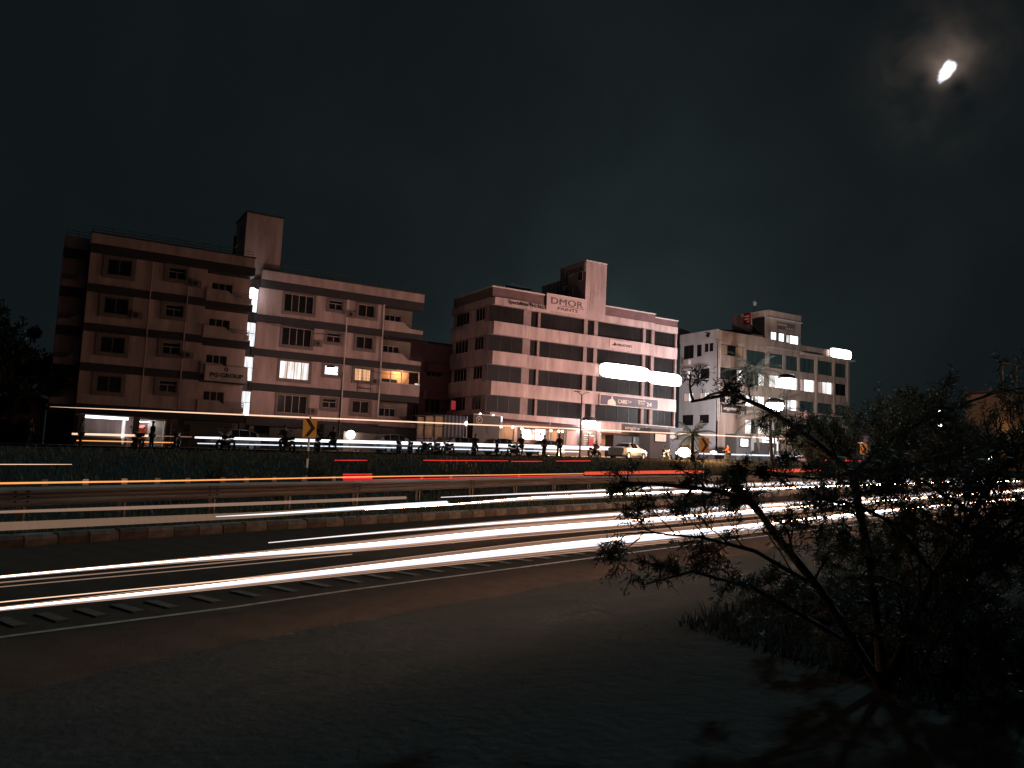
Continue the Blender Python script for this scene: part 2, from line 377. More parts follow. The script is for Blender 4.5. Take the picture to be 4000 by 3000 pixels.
def window(parent, ax, pl, u0, u1, z0, z1, cols=2, mats=None, fr=.055, rows=(), fmat=None, rec=.12, grille=False, top=None):
    """window > pane: a frame with mullions set rec behind the wall plane, each pane an object"""
    mb = MB(); d0, d1 = -rec-.04, -rec+.05
    for a, b, c, d in ((u0, u0+fr, z0, z1), (u1-fr, u1, z0, z1), (u0+fr, u1-fr, z0, z0+fr), (u0+fr, u1-fr, z1-fr, z1)):
        fbox(mb, ax, pl, a, b, c, d, d0, d1)
    cells = []
    zt = z1-fr
    if top:                                    # a transom row above
        zt = z1-fr-(z1-z0)*top
        fbox(mb, ax, pl, u0+fr, u1-fr, zt, zt+fr, d0, d1)
        cells.append((u0+fr, u1-fr, zt+fr, z1-fr))
    w = (u1-u0-2*fr)/cols
    for i in range(cols):
        a = u0+fr+i*w
        if i: fbox(mb, ax, pl, a-fr/2, a+fr/2, z0+fr, zt, d0, d1-.004)
        cells.append((a+(fr/2 if i else 0), a+w-(fr/2 if i < cols-1 else 0), z0+fr, zt))
    if grille:
        g = .018
        k = int((u1-u0)/.22)
        for i in range(1, k): fbox(mb, ax, pl, u0+(u1-u0)*i/k-g/2, u0+(u1-u0)*i/k+g/2, z0+fr, z1-fr, d1+.01, d1+.03)
        for i in range(1, 4): fbox(mb, ax, pl, u0+fr, u1-fr, z0+(z1-z0)*i/4-g/2, z0+(z1-z0)*i/4+g/2, d1+.03, d1+.05)
    f = mb.build('window', fmat or M['frame'], parent)
    mats = mats or [M['glass']]
    for i, (a, b, c, d) in enumerate(cells):
        fbox(MB(), ax, pl, a, b, c, d, -rec-.02, -rec+.0).build('pane', mats[i % len(mats)], f)
    return f
def railing(name, parent, ax, pl, u0, u1, z0, z1, m, bars=2, step=2.0, r=.025, d=0.):
    mb = MB(); n = max(1, round((u1-u0)/step))
    for i in range(n+1):
        u = u0+(u1-u0)*i/n; mb.bar(FP(ax, pl, u, z0, d), FP(ax, pl, u, z1, d), r)
    for k in range(bars):
        z = z1-(z1-z0)*k/max(1, bars)
        mb.bar(FP(ax, pl, u0-.02, z, d), FP(ax, pl, u1+.02, z, d), r)
    return mb.build(name, m, parent)

# ------------------------------------------------------------------ terrain lines (measured)
def poly(pts):
    xs = np.array([p[0] for p in pts], float); ys = np.array([p[1] for p in pts], float)
    return lambda x: np.interp(x, xs, ys) + np.where(np.asarray(x) < xs[0], (np.asarray(x)-xs[0])*(ys[1]-ys[0])/(xs[1]-xs[0]), 0) + np.where(np.asarray(x) > xs[-1], (np.asarray(x)-xs[-1])*(ys[-1]-ys[-2])/(xs[-1]-xs[-2]), 0)
Vg = poly([(-8, .9), (0, 3.9), (3.34, 5.35), (7.47, 6.9), (20, 10.6), (40, 15.5), (110, 30)])       # near edge of the carriageway
Eg = poly([(-3, 6.35), (.39, 7.48), (1.62, 7.88), (3.14, 8.5), (5.6, 9.37), (9.21, 10.66), (17.8, 13.5), (40, 20), (110, 38)])   # painted line
Kg = poly([(-4, 11.45), (.68, 13.69), (3.48, 14.9), (6.34, 16.05), (11.74, 18.4), (18.94, 21.5), (40, 31.5), (70, 42), (110, 54)])   # kerb
Gg = poly([(-4, 12.3), (-.47, 14.96), (1.46, 16.3), (4.17, 18), (7.5, 20), (11.98, 23), (17.93, 26.8), (28, 32.5), (40, 37.5), (70, 47), (110, 58)])   # guardrail
S0 = poly([(-10, 42), (24, 46), (46, 54), (70, 60), (110, 66)])     # service road, near edge
S1 = poly([(-10, 55), (24, 58), (46, 64), (70, 69), (110, 74.5)])   # service road, far edge
def zh(x): return .012*np.clip(x, -40, 110)
def zs(x): return 1.15+.022*np.clip(x, -40, 110)
def H(x, y):
    g = Gg(x)+.7; s = S0(x)-.3
    t = np.clip((y-g)/np.maximum(s-g, 1), 0, 1); t = t*t*(3-2*t)
    return zh(x)*(1-t)+zs(x)*t
def ax_(a, b, n): return list(np.linspace(a, b, n))
gx = sorted(set([-1500, -700, -300, -120, -60, -40, -25]+ax_(-16, 40, 57)+ax_(42, 112, 36)+[130, 170, 260, 500, 900, 1500]))
gy = sorted(set([-400, -150, -50, -15, -5]+ax_(0, 70, 71)+[75, 80, 90, 110, 150, 250, 500, 900, 1600]))
mb = MB(); nx, ny = len(gx), len(gy)
X, Y = np.meshgrid(gx, gy); Z = H(X, Y)-np.where(Y < Kg(X)-2.5, .012, .05)
bumpy = np.where((Y > Gg(X)+1) & (Y < S0(X)-1), .10*np.sin(X*1.7+Y*.9)*np.sin(Y*1.3-X*.4), 0); Z = Z+bumpy
mb.arr(np.stack([X.ravel(), Y.ravel(), Z.ravel()], 1), [(j*nx+i, j*nx+i+1, (j+1)*nx+i+1, (j+1)*nx+i) for j in range(ny-1) for i in range(nx-1)])
tag(mb.build('ground', M['soil'], smooth=True), 'dark soil of the verge and grassy bank', None, kind='structure')
def strip(name, f0, f1, zf, dz, m, x0=-30, x1=120, n=110, kind='structure', label=None, cross=1, dip=0.):
    b = MB(); xs = np.linspace(x0, x1, n); vs_ = []
    for x in xs:
        for k in range(cross+1):
            y = f0(x)+(f1(x)-f0(x))*k/cross; vs_.append((x, y, float(zf(x))+dz-(dip if k == 0 else 0)))
    c = cross+1
    b.add(vs_, [(i*c+k, (i+1)*c+k, (i+1)*c+k+1, i*c+k+1) for i in range(n-1) for k in range(cross)])
    return tag(b.build(name, m), label, None, kind=kind)
rag = np.random.default_rng(3).normal(0, 1, 600); rag = np.convolve(rag, np.ones(5)/5, 'same')*.14
def Vr(x): return Vg(x)+float(np.interp(x, np.linspace(-30, 120, 600), rag))
road = strip('road', Vr, lambda x: Kg(x)+.1, zh, 0, M['asphalt'], cross=3, n=600, dip=.03, label='asphalt highway carriageway with a thin white edge line')
strip('service_road', S0, S1, zs, .0, M['asphalt2'], label='raised service road in front of the buildings')
strip('forecourt', lambda x: S1(x)+.2, lambda x: S1(x)+45, zs, .10, M['concrete'], label='paved forecourt along the building fronts')
strip('lane_line', lambda x: Eg(x)-.035, lambda x: Eg(x)+.035, zh, .006, M['paint'], x0=-6, x1=70, label='thin white line painted along the carriageway')
# raised transverse bars beside the line, each a part of the road
bar_me = MB().box(-.055, .055, 0, .42, -.005, .012).mesh('rumble_bar', M['thermo'])
x = -1.2
for i in range(60):
    o = link('rumble_bar', bar_me, road); y = float(Eg(x))+.33
    o.location = (x, y, float(zh(x))); o.rotation_euler = (0, 0, R(22)); x += .30*1.0 if x < 1 else .42
# median kerb: painted stones, each a part
kerb = tag(MB().add([(x_, float(Kg(x_))+.16, float(zh(x_))+.02) for x_ in np.linspace(-12, 110, 80)]+[(x_, float(Kg(x_))+.40, float(zh(x_))+.15) for x_ in np.linspace(-12, 110, 80)],
      [(i, i+1, 81+i, 80+i) for i in range(79)]).build('kerb', M['concrete']), 'raised median kerb of alternately painted blocks', None, kind='structure')
x = -3.0; i = 0
while x < 46:
    l = .42 if x < 20 else .8
    a = math.atan2(float(Kg(x+l)-Kg(x)), l); dl = l/math.cos(a)
    h = .165+random.uniform(-.012, .012); g = .008
    b = MB().prism([(0, 0), (.17, 0), (.17, h), (.035, h), (0, h-.05)], g, dl-g, axis='x')
    o = b.build('kerb_stone', M['kerbA' if i % 2 else 'kerbB'], kerb)
    o.location = (x, float(Kg(x))+random.uniform(-.008, .008), float(zh(x))-.005); o.rotation_euler = (0, 0, a); x += l; i += 1
strip('median', lambda x: Kg(x)+.41, lambda x: Gg(x)+.6, zh, .13, M['soil'], x0=-12, x1=115, label='narrow soil median between kerb and guardrail')
strip('service_kerb', lambda x: S1(x), lambda x: S1(x)+.2, zs, .12, M['concrete'], label='low kerb between service road and forecourt')

# ------------------------------------------------------------------ guardrail
gr = thing('guardrail', 'corrugated steel highway guardrail on short posts behind the median kerb', 'guardrail', (4, float(Gg(4)), .05), world=True)
sp = [-7.5, -5.5, -3.2, -.3, 3.01, 6.9, 11.98, 17.5, 23.5, 30, 37, 45, 54, 64, 75]
prof = [(.0, .75), (-.05, .745), (-.075, .70), (-.075, .655), (-.02, .615), (-.02, .575), (-.075, .535), (-.075, .485), (-.05, .44), (0, .435)]
for i in range(len(sp)-1):
    xs = np.linspace(sp[i]-.06, sp[i+1], 5); vs_ = []; off = .004*(i % 2)
    for x in xs:
        y = float(Gg(x)); dy = float(Gg(x+.2)-Gg(x-.2))/.4; nrm = Vector((dy, -1, 0)).normalized()
        for (d, z) in prof: vs_.append((x+nrm.x*(-d+off), y+nrm.y*(-d+off), z+float(zh(x))))
    k = len(prof)
    MB().add(vs_, [(a*k+j, (a+1)*k+j, (a+1)*k+j+1, a*k+j+1) for a in range(4) for j in range(k-1)]).build('beam', M['galv'], gr)
    xb = sp[i]
    b = MB()
    for dz in (.68, .60, .52):
        for dx in (.05, .22): b.box(xb+dx-.02, xb+dx+.02, float(Gg(xb+dx))-.12, float(Gg(xb+dx))-.095, dz+float(zh(xb))-.012, dz+float(zh(xb))+.012)
    b.build('splice_bolt', M['black'], gr)
px_ = []
for i in range(len(sp)-1): px_ += [sp[i]+.1, (sp[i]+sp[i+1])/2]
for x in px_:
    y = float(Gg(x)); z = float(zh(x))
    MB().box(x-.035, x+.035, y+.02, y+.14, z-.1, z+.70).build('post', M['galv'], gr)
    MB().box(x+.07, x+.10, y-.02, y-.0, z+.08, z+.43).build('marker_strip', M['cream'], gr)
for x in [.14, .75, 1.4, 2.0, 2.6, 3.35, 3.9, 4.6, 5.4, 6.3, 9.6, 11.0, 15.0]:
    y = float(Gg(x)); z = float(zh(x))
    MB().prism([(-.05, 0), (.05, 0), (.045, .11), (-.045, .11)], y-.03, y+.02).build('reflector', M['cream'], gr).location += Vector((x, 0, z+.75))

# ------------------------------------------------------------------ chevron signs
def chevron_sign(x, y, ptop, w, h, label, bands):
    z0 = float(H(x, y)); t = thing('chevron_sign', label, 'road sign', (x, y, z0), R(-14), 'chevron signs on the bank')
    H1 = ptop-z0
    MB().box(-w/2, w/2, -.035, -.015, H1-h, H1).build('panel', M['yellow'], t)
    a, b, c = -w*.34, w*.08, w*.40; zc = H1-h/2; hh = h*.46
    MB().prism([(a, zc+hh), (a+w*.26, zc+hh), (c, zc), (a+w*.26, zc-hh), (a, zc-hh), (b, zc)], -.043, -.036).build('arrow', M['black'], t)
    p = MB().tube([(0, .02, -.3), (0, .02, H1+.05)], .03, 10).build('post', M['steel'], t)
    for q in range(bands):
        zz = H1-h-.28-q*.52
        if zz < .1: break
        MB().tube([(0, .02, zz-.14), (0, .02, zz+.14)], .034, 10, cap=False).build('white_band', M['refl'], p)
    return t
chevron_sign(7.25, 24.85, 2.56, .42, .60, 'yellow chevron sign on a banded post standing alone before the left apartment block', 4)
chevron_sign(35.7, 37.1, 3.48, .66, .92, 'yellow chevron sign half hidden by twigs beside the bright headlight', 4)
chevron_sign(66.4, 48.1, 4.63, .82, 1.05, 'yellow chevron sign seen through the dark tree on the far right', 3)

# ------------------------------------------------------------------ left apartment block
def curtain_set(): return [M['glass'], M['glassb']]
AB = thing('apartment_building', 'rose plastered apartment block with dark floor bands and a glowing glass stairwell', 'apartment building', (16, 75, 1.4), world=True)
st = 3.06
# ---- left wing, plane Y = 69
b = MB(); hl = []
for s in range(4):
    o = -st*s
    hl += [(3.4, 5.08, 14.62+o, 15.87+o), (7.8, 9.12, 14.95+o, 15.9+o)]
wb = MB()
for s in range(4):
    o = -st*s
    wallholes(wb, 'y', 69, 2.15, 10.75, 13.70+o if s < 3 else 4.45, 16.12+o, hl, .35)
wb.build('wall', M['pinkL'], AB)
b = MB().box(2.17, 14.5, 70.75, 80, 1.4, 17.6); b.box(2.17, 10.73, 69.34, 70.75, 4.45, 16.85); b.build('core_wall', M['pinkL'], AB)
for s in range(5):
    o = -st*s; z0, z1 = (16.12, 16.86) if s == 0 else (16.12+o, 16.76+o)
    if s == 4: z0, z1 = 3.7, 4.44
    MB().box(2.12, 14.55, 68.93, 70.7, z0+.002, z1-.002).build('floor_band', M['band'], AB)
MB().box(2.12, 14.45, 68.92, 69.35, 16.865, 17.66).build('parapet', M['pinkL'], AB)
MB().box(2.06, 14.52, 68.86, 69.42, 17.665, 17.76).build('coping', M['band'], AB)
railing('roof_railing', AB, 'y', 69.1, 2.2, 14.3, 17.76, 18.25, M['steel'], 2, 1.35, .02)
for s in range(4):
    o = -st*s
    for (a, c, z0, z1) in ((3.4, 5.08, 14.62, 15.87), (7.8, 9.12, 14.95, 15.9)):
        m = MB()
        for q in ((a-.32, a, z0-.3, z1+.22), (c, c+.32, z0-.3, z1+.22), (a, c, z0-.3, z0), (a, c, z1, z1+.22)):
            fbox(m, 'y', 69, q[0], q[1], q[2]+o, q[3]+o, -.05, .13)
        m.build('window_surround', M['surround'], AB)
        if a < 5: window(AB, 'y', 69, a, c, z0+o, z1+o, 2, [M['glass']], fmat=M['surround'])
        else: window(AB, 'y', 69, a, c, z0+o, z1+o, 2, [M['glass']], fmat=M['frame'], top=.33)
    # balcony
    bw = MB(); bw.box(10.75, 14.45, 70.3, 70.7, 13.75+o, 16.1+o) ; 
    bb = MB(); wallholes(bb, 'y', 70.28, 10.76, 14.5, 13.72+o, 16.11+o, [(11.36, 13.05, 14.4+o, 15.42+o)], .2); bb.build('balcony_wall', M['pinkL'], AB)
    window(AB, 'y', 70.28, 11.36, 13.05, 14.4+o, 15.42+o, 3, [M['glass']])
    MB().box(10.76, 14.4, 68.9, 70.2, 13.58+o, 13.70+o).build('balcony_floor', M['pinkL'], AB) if s else MB().box(10.76, 14.4, 68.9, 70.2, 13.58, 13.70).build('balcony_floor', M['pinkL'], AB)
    p = MB().prism([(10.77, 13.71+o), (14.40, 13.71+o), (14.40, 14.10+o), (12.98, 14.12+o), (12.39, 14.56+o), (10.77, 14.58+o)], 68.78, 68.9).build('balcony_parapet', M['pinkL'], AB)
    rb = MB()
    for k in range(3): rb.bar((12.7, 68.84, 14.22+o+.14*k), (14.4, 68.84, 14.20+o+.14*k), .022)
    rb.bar((14.38, 68.84, 14.1+o), (14.38, 68.84, 14.5+o), .025); rb.build('railing_bar', M['steel'], p)
for x in (6.58, 9.34): MB().bar((x, 68.9, 4.5), (x, 68.9, 16.1), .05, 8).build('drain_pipe', M['pinkL'], AB)
# recessed far-left bay with balconies
MB().box(.37, 2.12, 71.6, 80, 4.5, 17.75).build('core_wall', M['pinkL'], AB)
for s in range(5):
    o = -st*s; MB().box(.33, 2.11, 70.9, 71.6, 15.95+o-.0, 16.62+o).build('floor_band', M['band'], AB)
    if s < 4:
        q = MB().prism([(.37, 13.55+o), (2.1, 13.55+o), (2.1, 14.5+o), (1.55, 14.5+o), (1.2, 14.1+o), (.37, 14.05+o)], 70.72, 70.85).build('balcony_parapet', M['pinkL'], AB)
        rb = MB()
        for k in range(3): rb.bar((.4, 70.78, 14.18+o+.13*k), (1.5, 70.78, 14.18+o+.13*k), .02)
        rb.build('railing_bar', M['steel'], q)
railing('roof_railing', AB, 'y', 71.7, .45, 2.1, 17.75, 18.2, M['steel'], 2, .9, .02)
# ---- right wing, plane Y = 72.4
wins = []
W1, W2, W3 = (18.02, 20.72, 14.15, 15.8), (22.15, 23.48, 14.88, 15.75), (25.02, 26.66, 14.60, 15.76)
sr = 3.075
wb = MB(); hl = [(a, b_, c-sr*s, d-sr*s) for (a, b_, c, d) in (W1, W2, W3) for s in range(4)]
for s in range(4): wallholes(wb, 'y', 72.4, 15.72, 27.6, (13.55 if s < 3 else 13.65)-sr*s, 15.96-sr*s, hl, .35)
wb.build('wall', M['pinkL'], AB)
MB().box(15.75, 31.1, 74.2, 82, 1.4, 17.4).build('core_wall', M['pinkL'], AB)
MB().box(15.75, 27.6, 72.76, 74.2, 4.4, 16.6).build('core_wall', M['pinkL'], AB)
for s in range(5):
    z0, z1 = (15.96, 16.73) if s == 0 else (15.96+.02-sr*s, 13.55-sr*(s-1))
    if s == 4: z0, z1 = 3.66, 4.42
    MB().box(15.4 if s else 15.8, 31.7, 72.3, 74.1, z0+.002, z1-.002).build('floor_band', M['band'], AB)
MB().box(15.9, 31.7, 72.28, 72.7, 16.735, 17.56).build('parapet', M['pinkL'], AB)
MB().box(15.85, 31.78, 72.2, 72.78, 17.565, 17.66).build('coping', M['band'], AB)
railing('roof_railing', AB, 'y', 72.45, 17.6, 31.6, 17.66, 18.25, M['steel'], 1, 1.5, .025)
for s in range(4):
    o = -sr*s
    for wi, (a, c, z0, z1) in enumerate((W1, W2, W3)):
        m = MB(); k = .2 if wi == 0 else .26
        for q in ((a-k, a, z0-.28, z1+.15), (c, c+k, z0-.28, z1+.15), (a, c, z0-.28, z0), (a, c, z1, z1+.15)):
            fbox(m, 'y', 72.4, q[0], q[1], q[2]+o, q[3]+o, -.05, .12)
        m.build('window_surround', M['surround'], AB)
        lit = s == 2
        if wi == 0: window(AB, 'y', 72.4, a, c, z0+o, z1+o, 4, [M['e_win']] if lit else [M['glass'], M['glassb'], M['glass'], M['glassb']])
        elif wi == 1: window(AB, 'y', 72.4, a, c, z0+o, z1+o, 2, [M['e_glow']] if lit else [M['glass']], top=.33)
        else: window(AB, 'y', 72.4, a, c, z0+o, z1+o, 2, [M['e_winw']] if lit else [M['glass'], M['glassb'] if s == 1 else M['glass']], grille=lit)
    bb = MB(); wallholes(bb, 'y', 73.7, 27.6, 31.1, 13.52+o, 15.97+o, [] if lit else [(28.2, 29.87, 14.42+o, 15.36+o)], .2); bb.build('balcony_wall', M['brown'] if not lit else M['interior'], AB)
    if not lit: window(AB, 'y', 73.7, 28.2, 29.87, 14.42+o, 15.36+o, 3, [M['glass']])
    MB().box(27.6, 31.68, 72.35, 73.68, 13.40+o, 13.52+o).build('balcony_floor', M['pinkL'], AB)
    if lit:
        zz = 14.62+o
        MB().box(27.62, 31.68, 72.24, 72.36, 13.53+o, zz).build('balcony_parapet', M['pinkL'], AB)
        f = MB()
        for xx in (27.62, 28.55, 29.7, 31.55): f.box(xx, xx+.07, 72.25, 72.33, zz, 15.95+o)
        f.box(27.62, 31.62, 72.26, 72.32, 15.87+o, 15.95+o); f.box(27.62, 31.62, 72.22, 72.36, zz, zz+.06)
        gb = f.build('glazed_balcony_frame', M['coping'], AB)
        for (a, c, m_, z_) in ((27.7, 29.7, M['dframe'], zz+.48), (30.2, 30.9, M['wood'], zz+.95)): MB().box(a, c, 73.2, 73.5, zz-.3, z_).build('cupboard', m_, gb)
        ch = MB().box(30.3, 30.75, 72.8, 73.1, zz+.05, zz+.1)
        for xx in (30.3, 30.72): ch.box(xx, xx+.03, 72.8, 72.83, zz-.35, zz+.6)
        ch.build('chair', M['wood'], gb)
        pl = bpy.data.lights.new('room_light', 'POINT'); pl.energy = 130; pl.color = (1, .55, .28); pl.shadow_soft_size = .15
        po = link('room_light', pl, AB); po.location = Vector((29.9, 72.95, 15.7+o))-AB.location; po['kind'] = 'helper'
    else:
        p = MB().prism([(27.63, 13.53+o), (31.69, 13.53+o), (31.69, 13.90+o), (30.3, 13.95+o), (29.6, 14.5+o), (27.63, 14.5+o)], 72.2, 72.33).build('balcony_parapet', M['pinkL'], AB)
        rb = MB()
        for k in range(3): rb.bar((30.0, 72.26, 14.05+o+.16*k), (31.69, 72.26, 14.02+o+.16*k), .025)
        rb.bar((31.67, 72.26, 13.9+o), (31.67, 72.26, 14.45+o), .03); rb.build('railing_bar', M['steel'], p)
    if s == 1:
        a = MB(); 
        for k in range(26):
            x0 = 27.8+k*.165; a.add([(x0, 72.2, 12.95), (x0+.165, 72.2, 12.95), (x0+.165+.09, 71.3, 12.45), (x0+.09, 71.3, 12.45+.0), (x0+.08, 72.2, 13.0), (x0+.17, 71.3, 12.5)], [(0, 4, 5, 3), (4, 1, 2, 5)])
        a.build('awning', M['surround'], AB)
        a = MB()
        for k in range(18): a.add([(17.95+k*.16, 72.3, 12.85), (18.11+k*.16, 72.3, 12.85), (18.15+k*.16, 71.8, 12.6), (17.99+k*.16, 71.8, 12.6), (18.03+k*.16, 72.3, 12.89), (18.07+k*.16, 71.8, 12.64)], [(0, 4, 5, 3), (4, 1, 2, 5)])
        a.build('awning', M['surround'], AB)
for x in (23.92, 27.55): MB().bar((x, 72.28, 4.5), (x, 72.28, 16.0), .06, 8).build('drain_pipe', M['coping'], AB)
r_ = MB().bar((25.2, 71.9, 7.4), (25.2, 71.9, 8.35), .04); r_.bar((26.55, 71.9, 7.4), (26.55, 71.9, 8.35), .04); r_.bar((25.2, 71.9, 7.75), (26.6, 71.9, 7.72), .04); r_.build('wall_bracket', M['steel'], AB)
for (x, z) in ((5.75, 11.35), (9.75, 8.6), (21.3, 11.2), (23.9+.35, 14.3), (21.25, 5.0), (27.0, 8.2), (9.9, 14.5)):
    yy = 69 if x < 11 else 72.4
    q = MB().box(x-.38, x+.38, yy-.42, yy-.08, z, z+.52).build('air_conditioner', M['surround'], AB); MB().disc((x-.08, yy-.425, z+.26), .19, .02, n=14).build('fan_grille', M['black'], q)
q = MB()
for (x0, x1, z0, z1, yy) in ((16.2, 23.9, 12.9, 12.6, 72.2), (9.34, 2.6, 10.7, 10.2, 68.8), (23.9, 31.5, 9.9, 9.5, 72.15)):
    q.tube([(x0+(x1-x0)*f, yy, z0+(z1-z0)*f-.35*math.sin(math.pi*f)) for f in np.linspace(0, 1, 9)], .018, 4)
q.build('cable', M['black'], AB)
# glowing stairwell strip
for s in range(4):
    o = -3.06*s
    window(AB, 'y', 72.42, 14.90, 15.70, 13.62+o, 15.80+o, 1, [M['e_glow'] if s == 0 else M['e_stair'], M['e_stair']], fmat=M['dframe'], fr=.04, rec=.02, top=.45)
    q = MB()
    for k in range(6): q.box(14.5, 14.86, 71.6, 72.3, 13.7+o+.18*k, 13.78+o+.18*k)
    q.build('stair_tread', M['dframe'], AB)
MB().box(14.86, 15.74, 72.47, 72.7, 4.4, 16.6).build('core_wall', M['dframe'], AB)
pl = bpy.data.lights.new('stair_light', 'POINT'); pl.energy = 90; pl.color = (.85, .95, 1); pl.shadow_soft_size = .2
po = link('stair_light', pl, AB); po.location = Vector((14.9, 71.4, 15.2))-AB.location; po['kind'] = 'helper'
MB().ball((15.1, 72.1, 15.45), .36, .2, .36).build('stair_lamp', M['e_glow'], AB)
# stair tower over the roof
MB().box(14.32, 17.56, 73.0, 77.4, 15.9, 22.7).build('stair_tower', M['maroon'] if False else M['pinkL'], AB)
MB().box(14.24, 17.64, 72.92, 77.5, 22.705, 22.85).build('coping', M['band'], AB)
window(AB, 'x', 14.30, 74.2, 75.2, 20.6, 22.0, 1, [M['glass']], rec=-.04)
tk = MB().bar((13.9, 75.5, 17.6), (13.9, 75.5, 21.0), .12, 8).build('vent_pipe', M['band'], AB)
q = MB()
for k in range(9): q.box(12.6+k*.16, 12.78+k*.16, 74.0, 75.0, 17.6+k*.16, 17.66+k*.16)
q.bar((12.5, 74, 18.4), (14.0, 74, 19.9), .03); q.build('roof_stair', M['coping'], AB)
MB().box(21.5, 24.5, 78, 80.5, 17.3, 19.0).build('water_tank', M['band'], AB)
# ground floor
zb = 1.4
for x in (2.4, 6.2, 9.0, 14.2): MB().box(x, x+.45, 69.1, 69.6, 1.2, 3.7).build('column', M['brown'], AB)
for x in (15.8, 20, 24, 31.1): MB().box(x, x+.4, 72.5, 73, 1.2, 3.66).build('column', M['brown'], AB)
MB().box(16, 31.4, 74.0, 74.19, 1.3, 3.7).build('ground_floor_wall', M['band'], AB)
MB().box(22.0, 31.5, 71.0, 72.28, 2.9, 4.1).build('canopy_band', M['band'], AB)
# tall podium walls with sloping ends, each with a railing
for (poly_, y, hole) in (([(10.2, 1.2), (15.2, 1.2), (15.2, 3.1), (10.2, 3.2)], 67.6, 0), ([(16.0, 1.4), (20.4, 1.4), (20.4, 2.4), (19.7, 3.35), (16.0, 3.4)], 66, 0), ([(22.2, 1.5), (28.1, 1.5), (27.5, 2.3), (26.9, 3.3), (22.2, 3.4)], 66, 0), ([(30.2, 1.6), (34.9, 1.6), (34.9, 2.5), (34.2, 3.35), (31.2, 3.4), (30.3, 2.6)], 66, 1)):
    w = tag(MB().prism(poly_, y, y+.22).build('compound_wall', M['brown']), {10.2: 'low plain boundary wall below the apartment sign board', 16.0: 'sloping-ended boundary wall behind the lone chevron sign', 22.2: 'sloping-ended boundary wall beside the dazzling wall lamp', 30.2: 'hexagonal boundary wall with two holes below the plywood hoarding'}[poly_[0][0]], 'wall', 'boundary walls of the apartment block')
    x1 = poly_[1][0]
    if x1 > 15 and not hole:
        rb = MB()
        for k in range(4): rb.bar((x1-.9, y+.1, 2.1+.36*k), (x1+2.2, y+.1, 2.1+.36*k), .03)
        rb.bar((x1+2.2, y+.1, 1.5), (x1+2.2, y+.1, 3.3), .04); rb.build('railing', M['steel'], w)
    if hole:
        for x in (31.3, 33.7): MB().disc((x, y-.004, 2.45), .11, .02).build('drain_hole', M['black'], w)
q = MB().box(15.3, 22, 67.5, 67.55, 2.15, 2.2)   # lit strip seen below the canopy
for (x, w_) in ((12.5, .9), (24.9, 1.9), (27.6, 1.4)):
    pass
# lit shop in the left wing
shop = thing('lit_shop', 'open shop lit by a long tube light under the left apartment wing', 'shop', (5, 70, zb), world=True)
MB().box(2.5, 6.15, 71.0, 71.1, 1.3, 3.6).build('back_wall', M['e_shop'], shop)
MB().box(2.45, 2.6, 69.7, 71.0, 1.2, 3.6).build('side_wall', M['white'], shop)
MB().box(5.55, 5.72, 69.8, 71.0, 1.5, 3.35).build('side_panel', M['e_win'], shop)
MB().box(2.5, 6.15, 69.0, 69.35, 3.62, 3.69).build('ceiling_edge', M['white'], shop)
MB().box(2.6, 5.9, 69.8, 70.2, 1.2, 1.95).build('counter', M['brown'], shop)
tag(MB().box(2.66, 5.85, 69.25, 69.33, 3.38, 3.58).build('tube_light', M['e_tube']), 'long white tube light along the top of the open shop', 'tube light')
tag(MB().box(3.1, 3.95, 70.9, 70.96, 3.0, 3.1).build('tube_light', M['e_tube']), 'short tube light on the back wall of the shop', 'tube light')
tag(MB().box(4.8, 5.4, 70.9, 70.96, 2.95, 3.0).build('tube_light', M['e_tube']), 'thin short tube light near the glowing shop side panel', 'tube light')
pl = bpy.data.lights.new('shop_light', 'POINT'); pl.energy = 4; pl.color = (.85, .95, 1); pl.shadow_soft_size = .3
po = link('shop_light', pl, shop); po.location = Vector((4.2, 69.9, 3.0))-shop.location; po['kind'] = 'helper'
atm = thing('lit_booth', 'small open booth with a red door beside the lit shop', 'booth', (7.2, 70, zb), world=True)
MB().box(6.55, 7.35, 70.6, 70.7, 1.3, 3.1).build('door', M['e_reddoor'], atm)
MB().box(7.4, 8.6, 70.6, 70.75, 1.3, 3.5).build('wall', M['white'], atm)
MB().box(8.55, 8.68, 69.6, 70.6, 1.3, 3.5).build('side_wall', M['white'], atm)
MB().box(6.55, 8.6, 69.6, 70.7, 3.5, 3.6).build('roof', M['white'], atm)
pl = bpy.data.lights.new('booth_light', 'POINT'); pl.energy = 9; pl.color = (.95, .97, 1); pl.shadow_soft_size = .1
po = link('booth_light', pl, atm); po.location = Vector((7.5, 70.1, 3.2))-atm.location; po['kind'] = 'helper'
tag(MB().box(6.55, 7.45, 70.0, 70.05, 3.3, 3.38).build('tube_light', M['e_tube']), 'tube light above the red booth door', 'tube light')
tag(MB().box(6.55, 7.2, 70.45, 70.5, 2.85, 3.08).build('red_sign', M['e_redled']), 'small glowing red sign over the booth door', 'sign')
MB().box(.3, 2.4, 72.0, 72.2, 1.0, 4.6).build('ground_floor_wall', M['band'], AB)
